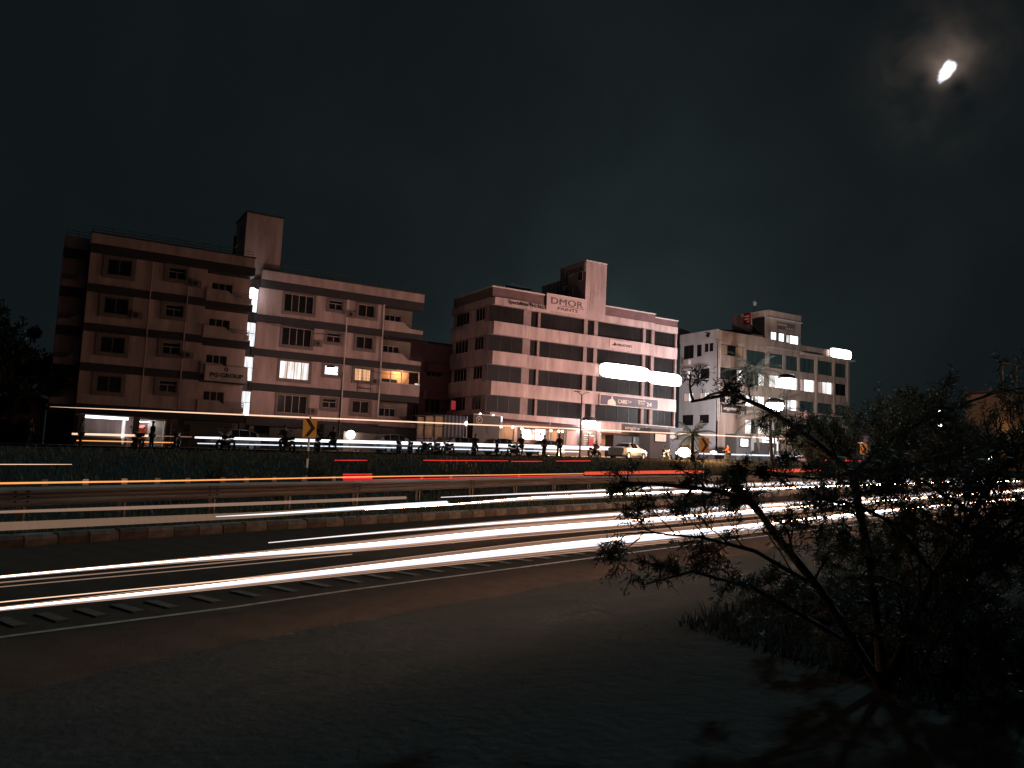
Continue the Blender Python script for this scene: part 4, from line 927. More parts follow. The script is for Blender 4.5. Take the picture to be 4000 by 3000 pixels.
# left side face
sh = [(82.5, 84.5, 16.85, 18.7, 2), (80.95, 81.9, 16.95, 18.6, 1), (79.65, 80.4, 17.45, 18.6, 1), (78.75, 79.5, 17.45, 18.6, 1), (79.4, 81.1, 13.8, 15.2, 1), (82.4, 83.85, 14.0, 15.2, 2), (82.4, 84.4, 10.8, 12.05, 2), (79.4, 81.2, 10.8, 11.95, 2), (82.3, 84.5, 7.5, 8.95, 1), (79.3, 81.1, 7.75, 8.9, 1)]
wb = MB(); wallholes(wb, 'x', 77.08, 78.0, 85.2, 2.4, 19.1, [q[:4] for q in sh], .35); wb.build('side_wall', M['pale'], T)
for i, (a, c, z0, z1, n) in enumerate(sh): window(T, 'x', 77.08, a, c, z0, z1, n, [M['e_win'], M['e_pink']] if i in (6, 7) else ([M['e_pink'], M['e_win']] if i == 5 else [M['glassb']]), fmat=M['dframe'], rec=.1)
MB().box(76.95, 77.4, 77.95, 85.2, 19.105, 20.35).build('roof_parapet', M['pale'], T)
MB().box(76.5, 77.05, 79.2, 81.4, 15.3, 15.4).build('sunshade', M['coping'], T); MB().box(76.6, 77.05, 82.3, 84.0, 15.3, 15.4).build('sunshade', M['coping'], T)
MB().box(76.6, 77.05, 83.0, 84.0, 15.95, 16.65).build('air_conditioner', M['white'], T)
MB().prism([(79.4, 19.4), (79.2, 20.0), (80.2, 20.2), (80.2, 20.05), (79.75, 19.95), (80.1, 19.7), (79.7, 19.4)], 76.92, 76.945, axis='x').build('painted_emblem', M['black'], T)
# steel stair and door on the tower side, roof sheets
MB().box(86.2, 86.38, 78.3, 80.4, 20.3, 23.2).build('door_recess', M['dframe'], T)
q = MB()
for k in range(10): q.box(84.6, 85.6, 79.0+.28*k, 79.3+.28*k, 21.0-.22*k, 21.06-.22*k)
q.bar((84.6, 79, 22), (84.6, 81.8, 19.8), .03); q.bar((84.6, 79, 21.5), (84.6, 81.8, 19.3), .03); q.bar((84.6, 79, 21), (84.6, 79, 22), .03)
q.build('steel_stair', M['steel'], T); MB().box(84.2, 86.38, 78.4, 79.2, 18.86, 20.6).build('stair_room', M['white'], T)
q = MB()
for k in range(16):
    a0, a1 = math.pi*k/16, math.pi*(k+1)/16
    q.add([(79+4.2*math.cos(a), y, 20.0+2.0*math.sin(a)) for y in (88, 98) for a in (a0, a1)], [(0, 1, 3, 2)])
q.build('barrel_roof', M['maroon'], T)
for k in range(5): MB().bar((75.5+1.8*k, 87.9, 18.7), (75.5+1.8*k, 87.9, 20.6), .05).build('roof_post', M['steel'], T)
q = MB().add([(81.2, 79, 20.9), (85.5, 79, 20.6), (85.5, 84, 21.1), (81.2, 84, 21.4)], [(0, 1, 2, 3)]); q.add([(81.2, 79, 20.8), (85.5, 79, 20.5), (85.5, 84, 21.0), (81.2, 84, 21.3)], [(3, 2, 1, 0)]); q.build('sheet_roof', M['glassb'], T)
MB().bar((87.2, 81, 24.2), (87.2, 81, 25.6), .04).build('antenna_mast', M['steel'], T); MB().ball((87.2, 80.9, 25.7), .35, .1, .35).build('dish', M['coping'], T)
t = thing('wall_lettering', 'worn raised letters KUMAR PLAZA on the tan stair tower', 'sign', (88.4, 77.7, 21.8), world=True)
MB().box(88.3, 91.9, 77.74, 77.79, 21.75, 22.75).build('panel', M['brown'], t); text('lettering', 'KUMAR', M['coping'], t, (88.5, 77.73, 22.3), .42, width=1.7); text('lettering', 'PLAZA', M['coping'], t, (90.0, 77.73, 21.85), .42, width=1.7)
t = board('sign_board', 'red hanging sign at the top of the tan tower side', 80.9, 82.2, 22.6, 24.3, 86.3, M['redp'], ax='x')
for k, w_ in enumerate((.8, .9, .5)): MB().box(86.27, 86.3, 81.1, 81.1+w_, 23.7-.4*k, 23.85-.4*k).build('small_print', M['cream'], t)
t = board('sign_board', "dark board lettered engineer's on the tan block", 77.7, 82.35, 9.15, 10.3, 77.6, M['signdk'], frame=M['coping'])
text('lettering', "engineer's", M['cream'], t, (78.0, 77.58, 9.6), .72, width=2.9, bold=.012)
MB().box(80.6, 82.0, 77.56, 77.6, 9.5, 9.54).build('head_line', M['cream'], t)
for xx in (80.95, 81.3, 81.75): MB().box(xx, xx+.05, 77.56, 77.6, 9.2, 9.5).build('letter_stroke', M['cream'], t)
MB().tube([(80.95, 77.58, 9.32), (80.75, 77.58, 9.42), (80.7, 77.58, 9.28)], .03, 5).build('letter_stroke', M['cream'], t); MB().tube([(81.75, 77.58, 9.3), (81.5, 77.58, 9.25), (81.5, 77.58, 9.42)], .03, 5).build('letter_stroke', M['cream'], t)
t = board('sign_board', 'dark fascia with pale worn letters under the right end of the tan block', 96.3, 103.5, 9.1, 10.1, 77.5, M['signdk'])
text('lettering', 'CREATIVE', M['coping'], t, (96.7, 77.48, 9.4), .6, width=3.4)
t = thing('lit_sign', 'dazzling white lit sign box on the right end of the tan roof', 'lit sign', (99.4, 77.6, 18.9), world=True, group='lit sign boxes')
pts = []
for k in range(40):
    a = 2*math.pi*k/40; pts.append((101.7+2.35*math.copysign(abs(math.cos(a))**.35, math.cos(a)), 19.58+.68*math.copysign(abs(math.sin(a))**.35, math.sin(a))))
MB().prism(pts, 77.48, 77.52).build('lit_face', M['e_sign'], t); MB().box(99.6, 103.8, 77.53, 77.8, 18.98, 20.15).build('case', M['steel'], t)
MB().ball((94.2, 77.6, 9.9), .35, .1, .75).build('red_lamp', M['e_redglow'], None); tag(bpy.data.objects['red_lamp.001'], 'dim red oval shop light under the tan block', 'lamp')
# small lit kiosk and shop fronts under the tan block
t = thing('lit_kiosk', 'small white lit kiosk seen through palm fronds', 'kiosk', (84, 76, 2.6), world=True)
MB().box(82.6, 86.0, 75.2, 77, 2.4, 6.4).build('body', M['white'], t); MB().box(82.9, 85.6, 75.1, 75.19, 4.4, 6.2).build('lit_face', M['e_screen'], t); MB().box(82.4, 86.3, 74.7, 77.2, 6.41, 6.6).build('roof', M['coping'], t)
MB().prism([(83.8, 4.6), (84.6, 4.5), (84.5, 5.4), (83.9, 5.8)], 75.04, 75.09).build('printed_figure', M['e_poster'], t)
# far houses and hoarding at the right edge
t = thing('far_building', 'dim far block rising behind the right end of the tan block', 'building', (112, 92, 2.5), world=True)
wb = MB(); wallholes(wb, 'y', 90, 112, 122, 2, 12.5, [(113.5, 115.5, 9, 10.5), (117, 119, 9, 10.5), (113.5, 115.5, 5.5, 7), (117, 119, 5.5, 7)], .4); wb.build('wall', M['brown'], t); MB().box(112, 122, 90.45, 98, 2, 12.4).build('body_wall', M['brown'], t)
for a in (113.5, 117):
    for z in (5.5, 9): window(t, 'y', 90, a, a+2, z, z+1.5, 2, [M['glass']])
t = thing('low_shed', 'low purple grey shed between the dark trees on the right', 'shed', (92, 62, 3), world=True)
MB().box(92.5, 103, 63, 67, 2.8, 6.6).build('wall', M['purple'], t); MB().box(92.2, 103.2, 62.6, 67.3, 6.61, 6.8).build('roof', M['maroon'], t); MB().box(94, 95.6, 62.9, 63, 3, 5.3).build('door', M['dframe'], t)
t = thing('corner_house', 'amber lit house wall at the right picture edge', 'house', (100, 53, 3.4), world=True)
wb = MB(); wallholes(wb, 'y', 52.2, 96.6, 106, 3, 12.1, [(98.6, 100.6, 8.9, 11.4), (97.4, 98.6, 5.4, 7.4), (99.6, 101.4, 5.0, 7.4)], .4); wb.build('wall', M['wood'], t); MB().box(96.7, 106, 52.65, 56, 3, 12).build('body_wall', M['wood'], t)
window(t, 'y', 52.2, 98.6, 100.6, 8.9, 11.4, 3, [M['glassb']], grille=True); window(t, 'y', 52.2, 97.4, 98.6, 5.4, 7.4, 2, [M['glass']]); window(t, 'y', 52.2, 99.6, 101.4, 5.0, 7.4, 2, [M['glassb']])
MB().box(96.4, 106, 51.8, 56, 12.11, 12.3).build('roof', M['maroon'], t)
lamp_post('street_lamp', 'amber lamp beside the corner house at the right edge', 97.0, 49.6, 3.3, 7.4, .12, 260, (1, .58, .3), 'e_lampw', .15)
t = thing('billboard_frame', 'empty steel billboard frame over the corner house', 'billboard', (98.5, 52, 12.3), world=True)
for (a, c) in (((97.4, 12.3), (97.4, 15.7)), ((100.4, 12.3), (100.4, 15.6)), ((97.3, 15.7), (100.5, 15.75))): MB().bar((a[0], 51.9, a[1]), (c[0], 51.9, c[1]), .06).build('frame_bar', M['wood'], t)
for q, (x, y, z, s_, lab) in enumerate([(88, 54, 9.3, .16, 'small white lamp in the crown of the dark tree, upper one'), (86.5, 53, 7.6, .22, 'sparkling white lamp low behind the dark tree'), (94.5, 52, 4.3, .3, 'cluster lamp of a roadside stall on the far right'), (70.5, 58.5, 4.1, .14, 'small orange shop lamp behind the dark tree')]):
    tag(MB().ball((x, y, z), s_).build('lamp', M['e_bulb' if q != 3 else 'e_poster'], None, True), lab, 'lamp')
for q, (x, z, w_, hh, m, lab) in enumerate([(74.5, 4.6, 1.3, .9, 'e_screen', 'lit white stall window near the round lamp'), (80.5, 3.6, .9, 1.1, 'e_win', 'narrow lit doorway behind the third chevron sign'), (93.5, 4.0, 1.2, .5, 'e_screen', 'lit white counter of a far right stall'), (58.2, 4.4, 1.6, .8, 'e_pink', 'dim lit shop window left of the tree')]):
    y = float(S1(x))+1.5
    t = thing('shop_window', lab, 'shop window', (x, y, z), world=True); MB().box(x, x+w_, y, y+.05, z, z+hh).build('lit_pane', M[m], t); f = MB()
    for a in ((x-.08, x, z-.08, z+hh+.08), (x+w_, x+w_+.08, z-.08, z+hh+.08), (x, x+w_, z+hh, z+hh+.08), (x, x+w_, z-.08, z)): f.box(a[0], a[1], y-.05, y+.06, a[2], a[3])
    f.build('frame', M['dframe'], t); MB().box(x-.6, x+w_+.6, y+.08, y+2, zs(x), z+hh+.6).build('body', M['signdk'], t)

# ------------------------------------------------------------------ vehicles
def car_meshes(kind, paint):
    """stations: x, z bottom, z belt, z roof, half width low, belt, roof"""
    if kind == 'sedan':
        ST = [(-2.17, .38, .80, .84, .70, .70, .62), (-2.1, .28, .92, .98, .80, .80, .70), (-1.6, .22, .96, 1.03, .84, .84, .70), (-1.32, .22, .96, 1.05, .85, .84, .70), (-.72, .22, .96, 1.38, .85, .84, .58), (-.25, .22, .95, 1.44, .85, .84, .60), (.3, .22, .93, 1.41, .85, .84, .59), (1.02, .22, .90, .99, .85, .83, .72), (1.6, .22, .84, .90, .84, .80, .66), (2.0, .26, .72, .78, .78, .74, .6), (2.17, .36, .62, .66, .62, .60, .5)]
        gw = (3, 7)
    else:
        ST = [(-1.85, .40, .95, .99, .74, .74, .64), (-1.8, .28, .98, 1.05, .80, .80, .68), (-1.55, .22, 1.0, 1.40, .83, .82, .60), (-1.0, .22, 1.0, 1.53, .84, .83, .62), (-.2, .22, .98, 1.56, .84, .83, .62), (.35, .22, .96, 1.50, .84, .83, .60), (1.0, .22, .93, 1.02, .84, .82, .70), (1.45, .24, .86, .92, .82, .78, .64), (1.75, .3, .74, .80, .74, .70, .56), (1.87, .4, .62, .66, .60, .58, .48)]
        gw = (1, 6)
    b = MB(); vs_ = []
    for (x, zb_, zm, zr, wl, wb_, wr) in ST:
        ring = [(wl*.9, zb_), (wl, zb_+.12), (wb_+.015, (zb_+zm)/2+.08), (wb_, zm), (wr, zr-.015), (wr*.6, zr+.012)]
        vs_ += [(x, -y, z) for y, z in ring]+[(x, y, z) for y, z in reversed(ring)]
    n = 12
    fs = [(i*n+j, i*n+(j+1) % n, (i+1)*n+(j+1) % n, (i+1)*n+j) for i in range(len(ST)-1) for j in range(n)]
    b.add(vs_, fs+[tuple(range(n-1, -1, -1)), tuple((len(ST)-1)*n+j for j in range(n))])
    body = b.mesh('body', paint, False)
    def pt(i, j): return Vector(vs_[i*n+j])
    def panel(cells, off, shrink=.06):
        m = MB()
        for i, j in cells:
            q = [pt(i, j), pt(i+1, j), pt(i+1, j+1), pt(i, j+1)]; c = sum(q, Vector())/4; nn = (q[1]-q[0]).cross(q[2]-q[0]).normalized()
            if nn.dot(c-Vector((c.x, 0, .6))) < 0: nn = -nn
            m.add([c+(p-c)*(1-shrink)+nn*off for p in q], [(0, 1, 2, 3)])
        return m
    g0, g1 = gw
    side = [[(i, 3) for i in range(g0+1, g1-1)], [(i, 7) for i in range(g0+1, g1-1)]]
    parts = [('body', body)]
    for s in side: parts.append(('side_window', panel(s, .008, .07).mesh('side_window', M['glass'])))
    parts.append(('windscreen', panel([(g1-1, 4), (g1-1, 5), (g1-1, 6)], .008, .05).mesh('windscreen', M['glass'])))
    parts.append(('rear_window', panel([(g0, 4), (g0, 5), (g0, 6)], .008, .05).mesh('rear_window', M['glass'])))
    xr, xf = ST[0][0], ST[-1][0]; wr_, wf_ = ST[1][4], ST[-2][4]
    for s in (-1, 1):
        a, c = sorted((s*(wr_-.22), s*(wr_+.01))); parts.append(('tail_light', MB().box(ST[1][0]-.03, ST[1][0]+.22, a, c, .68, .88).mesh('tail_light', M['redlens'])))
        a, c = sorted((s*(wf_-.26), s*(wf_-.02))); parts.append(('headlight', MB().box(ST[-2][0]-.12, ST[-2][0]+.08, a, c, .58, .72).mesh('headlight', M['clearlens'])))
        parts.append(('mirror', MB().ball((.75, s*.95, .98), .07, .1, .06, 8, 6).mesh('mirror', paint)))
    parts.append(('rear_bumper', MB().box(xr-.04, xr+.12, -.78, .78, .34, .55).mesh('rear_bumper', paint)))
    parts.append(('number_plate', MB().box(xr-.05, xr-.041, -.25, .25, .62 if kind == 'sedan' else .66, .74 if kind == 'sedan' else .78).mesh('number_plate', M['cream'])))
    for s in (-1, 1):
        m = MB()
        for x in (-.35, .55): m.box(x-.08, x+.08, s*.862-.012, s*.862+.012, .80, .83)
        parts.append(('door_handle', m.mesh('door_handle', paint)))
    tyre = MB().disc((0, 0, 0), .30, .18, hole=.19).mesh('wheel', M['rubber']); rim = MB().disc((0, 0, 0), .19, .15, n=12).mesh('rim', M['alloy'])
    arch = MB().disc((0, 0, 0), .345, .06, hole=.29).mesh('wheel_arch', M['black'])
    return parts, tyre, rim, arch, (1.28 if kind == 'sedan' else 1.15)
def car(name, label, kind, paint, x, y, z, rz, group=None, lit=False):
    parts, tyre, rim, arch, wb_ = car_meshes(kind, paint)
    t = thing(name, label, 'car', (x, y, z), rz, group)
    for n, me in parts:
        o = link(n, me, t)
        if lit and n == 'headlight': o.data.materials[0] = M['e_head']
    for sx in (-1, 1):
        for sy in (-1, 1):
            w = link('wheel', tyre, t); w.location = (sx*wb_, sy*.78, .30)
            r_ = link('rim', rim, w); r_.location = (0, 0, 0)
            a = link('wheel_arch', arch, t); a.location = (sx*wb_, sy*.83, .31)
    return t
def gz(x, y): return float(zs(x))
car('parked_sedan', 'white saloon car parked at the kerb seen from behind', 'sedan', M['carw'], 46.0, 57.4, gz(46, 0), R(20))
c0 = car('parked_car', 'dark hatchback parked below the lone chevron sign', 'hatch', M['carg'], 12.6, 63.0, gz(12, 0), R(185), 'hatchbacks parked along the far side')
for (x, y, rz, lab) in ((25.6, 62.4, 5, 'grey hatchback behind the leftmost clump of motorcycles'), (31.0, 62.6, 183, 'grey hatchback below the hexagonal boundary wall'), (36.2, 63.0, 8, 'grey hatchback parked before the black stall'), (40.8, 63.4, 188, 'grey hatchback parked before the cafe shutter')):
    dup(c0, (x, y, gz(x, 0)), R(rz), lab)
hl = car('oncoming_car', 'dark car with a dazzling oval headlamp facing the camera beside the white saloon', 'hatch', M['card'], 54.6, 59.0, gz(54, 0), R(216), lit=True)
MI = (Matrix.Translation(hl.location) @ Matrix.Rotation(R(216), 4, 'Z')).inverted()
def on_car(o, p): o.parent = hl; o.matrix_parent_inverse = MI; o.location = p; return o
on_car(MB().ball((0, 0, 0), .78, .25, .44, 20, 12).build('headlamp_glow', M['e_lampw'], None, True), (52.9, 57.6, 3.06))['label'] = 'dazzling oval lit headlamp'
on_car(MB().ball((0, 0, 0), .84, .2, .48, 16, 10).build('headlamp_shell', M['card'], None, True), (53.1, 57.92, 3.06))
ld = bpy.data.lights.new('lamp_light', 'POINT'); ld.energy = 5200; ld.color = (1, .60, .30); ld.shadow_soft_size = .3
lo = on_car(link('lamp_light', ld), (52.1, 56.3, 3.5)); lo['kind'] = 'helper'
t = thing('standing_lamp', 'small white lamp just right of the dazzling oval headlamp', 'lamp', (57.4, 58.3, gz(57, 0))); MB().ball((0, 0, .83), .42, .15, .16, 14, 8).build('lamp_lens', M['e_bulb'], t, True); MB().ball((.1, .25, .83), .45, .15, .2, 14, 8).build('lamp_shell', M['card'], t, True); MB().bar((.1, .25, 0), (.1, .25, .7), .03).build('stand', M['steel'], t)

def motorcycle(label):
    t = thing('motorcycle', label, 'motorcycle', (0, 0, 0), 0, 'motorcycles parked along the service road edge')
    for x in (-.62, .66):
        w = MB().disc((x, 0, .30), .30, .10, n=20, hole=.235).build('wheel', M['rubber'], t)
        q = MB().disc((x, 0, .30), .06, .14, n=8)
        for k in range(6): a = k*math.pi/3; q.bar((x, 0, .30), (x+.24*math.cos(a), 0, .30+.24*math.sin(a)), .010, 4)
        q.build('rim', M['alloy'], w)
    MB().ball((.12, 0, .78), .30, .13, .14, 12, 8).build('fuel_tank', M['card'], t, True)
    MB().prism([(-.68, .84), (-.62, .74), (-.1, .70), (.0, .76), (-.1, .80), (-.45, .82), (-.66, .90)], -.12, .12).build('seat', M['rubber'], t)
    q = MB().box(-.12, .24, -.13, .13, .30, .58); q.disc((.06, 0, .46), .12, .36, n=12); q.build('engine', M['steel'], t)
    MB().tube([(-.62, 0, .32), (-.2, 0, .40), (.1, 0, .32), (.42, 0, .72), (.05, 0, .68), (-.5, 0, .72)], .025, 6).build('frame', M['steel'], t)
    q = MB(); 
    for s in (-1, 1): q.bar((.66, .07*s, .30), (.42, .07*s, .92), .022, 6)
    q.build('fork', M['steel'], t)
    MB().tube([(.30, -.34, 1.0), (.36, -.2, 1.03), (.42, 0, .97), (.36, .2, 1.03), (.30, .34, 1.0)], .014, 6).build('handlebar', M['steel'], t)
    for s in (-1, 1):
        q = MB().bar((.36, .26*s, 1.03), (.36, .33*s, 1.19), .008, 5); q.ball((.36, .35*s, 1.22), .02, .065, .045, 8, 6); q.build('mirror', M['blackp'], t)
    MB().ball((.50, 0, .90), .09, .10, .10, 10, 6).build('headlight', M['clearlens'], t, True)
    MB().box(-.74, -.66, -.06, .06, .70, .78).build('tail_light', M['redlens'], t)
    MB().prism([(.40, .60), (.66, .64), (.92, .50), (.90, .48), (.66, .62), (.42, .57)], -.055, .055).build('front_mudguard', M['card'], t)
    MB().prism([(-.35, .66), (-.62, .68), (-.88, .56), (-.90, .50), (-.62, .64), (-.36, .62)], -.065, .065).build('rear_mudguard', M['card'], t)
    MB().tube([(.12, .15, .34), (-.25, .16, .28), (-.75, .18, .36)], [.025, .035, .045], 8).build('exhaust', M['alloy'], t)
    return t
m0 = motorcycle('motorcycle parked alone before the lit shop, handlebars against the light')
bikes = [(4.7, 48.5, 100, None), (6.6, 48.0, 75, 'motorcycle before the red door booth, right of the lone one'), (9.3, 48.5, 110, 'motorcycle with pale reflections left of the white headlight trail start'),
 (12.9, 48.6, 100, 'motorcycle below the left end of the white service road trail'), (14.6, 48.2, 80, 'motorcycle just left of the lone chevron sign'),
 (21.3, 51.5, 60, 'leftmost motorcycle of the clump before the hexagonal wall'), (22.3, 51.9, 75, 'second motorcycle of the clump before the hexagonal wall'), (23.5, 52.0, 100, 'middle motorcycle of the clump before the hexagonal wall'), (24.5, 52.3, 80, 'motorcycle right of the middle of the clump by the flowering weed'), (25.5, 52.5, 95, 'rightmost motorcycle of the clump by the flowering weed'),
 (28.0, 53.2, 70, 'motorcycle before the parked grey hatchback by the black stall'), (30.2, 53.6, 60, 'motorcycle between grey hatchback and seated rider'), (31.9, 54.0, 30, 'motorcycle left of the standing pair before the cafe'), (40.6, 55.2, 20, 'motorcycle beside the person in the pale shirt'),
 (50.0, 56.8, 25, 'pale scooter-like motorcycle right behind the white saloon bonnet'), (57.0, 56.0, 40, 'motorcycle behind twigs left of the orange-red rider')]
for i, (x, y, a, lab) in enumerate(bikes):
    if i == 0: m0.location = (x, y, gz(x, y)); m0.rotation_euler = (0, 0, R(a))
    else: dup(m0, (x, y, gz(x, y)), R(a), lab, scale=random.uniform(.96, 1.06))

# ------------------------------------------------------------------ people
def skin_obj(name, verts, edges, radii, m, parent, sub=1, root=0):
    me = bpy.data.meshes.new(name)
    bm = bmesh.new(); lay = bm.verts.layers.skin.verify()
    vs_ = [bm.verts.new(v) for v in verts]
    for i, v in enumerate(vs_):
        r_ = radii[i]; v[lay].radius = (r_, r_); v[lay].use_root = (i == root)
    for a, b in edges: bm.edges.new((vs_[a], vs_[b]))
    bm.to_mesh(me); bm.free(); me.materials.append(m)
    o = link(name, me, parent)
    md = o.modifiers.new('skin', 'SKIN'); md.use_smooth_shade = True
    s_ = o.modifiers.new('smooth', 'SUBSURF'); s_.levels = sub; s_.render_levels = sub
    return o
def person(label, x, y, z, rz, pose='stand', top='cloth_dark', low='trouser', h=1.7, seat=.0):
    t = thing('person', label, 'person', (x, y, z), rz, None)
    k = h/1.7
    if pose == 'stand': hip, kneeL, footL, kneeR, footR, lean = .90, (.02, .11, .47), (-.02, .12, .07), (.05, -.11, .47), (.04, -.12, .07), 0
    elif pose == 'walk': hip, kneeL, footL, kneeR, footR, lean = .88, (.18, .10, .48), (.14, .11, .07), (-.05, -.10, .46), (-.28, -.11, .10), .05
    else: hip, kneeL, footL, kneeR, footR, lean = .80, (.40, .17, .72), (.30, .20, .30), (.40, -.17, .72), (.30, -.20, .30), .12    # astride a motorcycle
    P = [(0, 0, hip), (lean*.4, 0, hip+.22), (lean, 0, hip+.44), (lean*1.2, 0, hip+.55), (lean*1.35+.01, 0, hip+.64), (lean*1.4+.02, 0, hip+.74)]
    sh = (lean, hip+.47)
    fx = .12 if pose != 'ride' else .34
    arms = []
    for s in (-1, 1):
        if pose == 'ride': arms += [(sh[0], .18*s, sh[1]), (sh[0]+.18, .25*s, sh[1]-.22), (sh[0]+.40, .27*s, sh[1]-.26), (sh[0]+.48, .27*s, sh[1]-.27)]
        else: arms += [(sh[0], .18*s, sh[1]), (sh[0]+.0, .24*s, sh[1]-.28), (sh[0]+.10, .25*s, sh[1]-.52), (sh[0]+.13, .25*s, sh[1]-.62)]
    legs = [(0, .10, hip-.06), kneeL, footL, (footL[0]+.16, footL[1], footL[2]-.03), (0, -.10, hip-.06), kneeR, footR, (footR[0]+.16, footR[1], footR[2]-.03)]
    V = P+arms+legs
    V = [(a*k, b_*k, c*k) for a, b_, c in V]
    E = [(0, 1), (1, 2), (2, 3), (3, 4), (4, 5), (2, 6), (6, 7), (7, 8), (8, 9), (2, 10), (10, 11), (11, 12), (12, 13), (0, 14), (14, 15), (15, 16), (16, 17), (0, 18), (18, 19), (19, 20), (20, 21)]
    Rr = [.13, .13, .13, .055, .085, .075, .065, .045, .035, .03, .065, .045, .035, .03, .09, .06, .042, .035, .09, .06, .042, .035]
    skin_obj('body', V, E, [q*k for q in Rr], M['skin'], t)
    sv = [0, 1, 2, 6, 7, 10, 11]
    skin_obj('shirt', [V[i] for i in sv], [(0, 1), (1, 2), (2, 3), (3, 4), (2, 5), (5, 6)], [q*k for q in (.15, .15, .15, .085, .065, .085, .065)], M[top], t)
    lv = [0, 14, 15, 16, 18, 19, 20]
    skin_obj('trousers', [V[i] for i in lv], [(0, 1), (1, 2), (2, 3), (0, 4), (4, 5), (5, 6)], [q*k for q in (.145, .105, .078, .06, .105, .078, .06)], M[low], t)
    hd = V[5]
    MB().ball((hd[0]-.015, hd[1], hd[2]+.035), .098*k, .088*k, .088*k, 10, 8).build('hair', M['hair'], t, True)
    return t
person('dark clothed person leaning on a motorcycle before the red booth door', 6.1, 55.0, gz(6, 0), R(200), 'stand')
person('person in a pale teal shirt standing left of the lit shop', 2.2, 56.0, gz(2, 0), R(160), 'stand', 'cloth_teal')
person('dark person standing far left beside the low house', -.6, 57.5, gz(0, 0), R(40), 'walk')
person('dark rider seated on the motorcycle left of the lone chevron sign', 12.75, 48.6, gz(13, 0)+.02, R(100), 'ride')
person('dark rider seated just right of the lone chevron sign post', 15.6, 48.2, gz(15, 0)+.02, R(80), 'ride')
person('dark rider bending between two parked hatchbacks', 28.2, 53.4, gz(28, 0)+.02, R(60), 'ride')
person('bulky dark person sitting with back turned left of the standing pair', 32.4, 53.6, gz(32, 0)+.02, R(80), 'ride', h=1.85)
person('slim dark person of the standing pair before the cafe', 34.9, 54.2, gz(35, 0), R(100), 'stand', h=1.75)
person('broad dark person of the standing pair, nearest the price list', 36.2, 54.0, gz(36, 0), R(75), 'stand', h=1.85)
person('person in a pale shirt bending beside the white saloon', 40.2, 54.6, gz(40, 0)-.15, R(20), 'ride', 'cloth_pale', 'cloth_dark')
person('rider in an orange-red jacket seen through the twigs', 56.4, 55.2, gz(56, 0), R(150), 'ride', 'cloth_red')

# ------------------------------------------------------------------ weeds and grass
def blades(n, xf, yf, hmin, hmax, w, zf, lean=.5, zoff=0.):
    x = xf(n); y = yf(x, n); z = zf(x, y)+zoff
    h = rng.uniform(hmin, hmax, n)*(.5+rng.random(n)); a = rng.uniform(0, 2*np.pi, n); l = h*lean*rng.random(n)
    dx, dy = np.cos(a), np.sin(a); wx, wy = -dy*w, dx*w
    V = np.zeros((n, 5, 3))
    V[:, 0] = np.stack([x-wx, y-wy, z], 1); V[:, 1] = np.stack([x+wx, y+wy, z], 1)
    V[:, 2] = np.stack([x+wx*.7+dx*l*.4, y+wy*.7+dy*l*.4, z+h*.6], 1); V[:, 3] = np.stack([x-wx*.7+dx*l*.4, y-wy*.7+dy*l*.4, z+h*.6], 1)
    V[:, 4] = np.stack([x+dx*l, y+dy*l, z+h], 1)
    return V.reshape(-1, 3), np.arange(n)*5
def np_mesh(name, V, quads, tris, m):
    me = bpy.data.meshes.new(name); me.vertices.add(len(V)); me.vertices.foreach_set('co', np.asarray(V, np.float32).ravel())
    nq, nt_ = len(quads), len(tris); li = np.concatenate([np.asarray(quads).ravel(), np.asarray(tris).ravel()]).astype(np.int32) if nt_ else np.asarray(quads).ravel().astype(np.int32)
    me.loops.add(len(li)); me.loops.foreach_set('vertex_index', li); me.polygons.add(nq+nt_)
    st_ = np.concatenate([np.arange(nq)*4, nq*4+np.arange(nt_)*3]).astype(np.int32); me.polygons.foreach_set('loop_start', st_)
    me.update(calc_edges=True); me.materials.append(m); return me
def grass_obj(name, label, m, *a, **k):
    V, b0 = blades(*a, **k)
    q = np.stack([b0, b0+1, b0+2, b0+3], 1); t_ = np.stack([b0+3, b0+2, b0+4], 1)
    o = link(name, np_mesh(name, V, q, t_, m)); return tag(o, label, 'grass', kind='stuff')
grass_obj('bank_grass', 'weedy grass covering the bank behind the guardrail', M['grass'], 42000, lambda n: rng.uniform(-6, 75, n)**1.0, lambda x, n: Gg(x)+.8+(S0(x)-1.2-Gg(x))*rng.random(n), .05, .22, .02, H, lean=1.0, zoff=-.05)
grass_obj('median_grass', 'sparse dry grass on the median soil', M['weed'], 5000, lambda n: rng.uniform(-5, 32, n), lambda x, n: Kg(x)+.4+(Gg(x)-Kg(x)-.2)*rng.random(n)**1.5, .05, .22, .010, lambda x, y: zh(x)+.12)
grass_obj('verge_grass', 'short dark grass on the near verge below the tree', M['grass'], 70000, lambda n: rng.uniform(.5, 26, n), lambda x, n: Vg(x)-.1-rng.random(n)**1.3*4.5, .012, .045, .005, lambda x, y: zh(x), lean=1.5, zoff=-.05)
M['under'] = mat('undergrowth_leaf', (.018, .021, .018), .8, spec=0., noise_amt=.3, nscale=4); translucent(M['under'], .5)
def vy(x, n): return np.minimum(Vg(x)-.25, 2.0+.22*x+rng.random(n)*(Vg(x)-2.3-.22*x))
grass_obj('undergrowth', 'dark tangled undergrowth round the foot of the thorn tree', M['under'], 6000, lambda n: 5.2+rng.random(n)*4.5, vy, .04, .16, .010, lambda x, y: zh(x), lean=1.5, zoff=-.03)
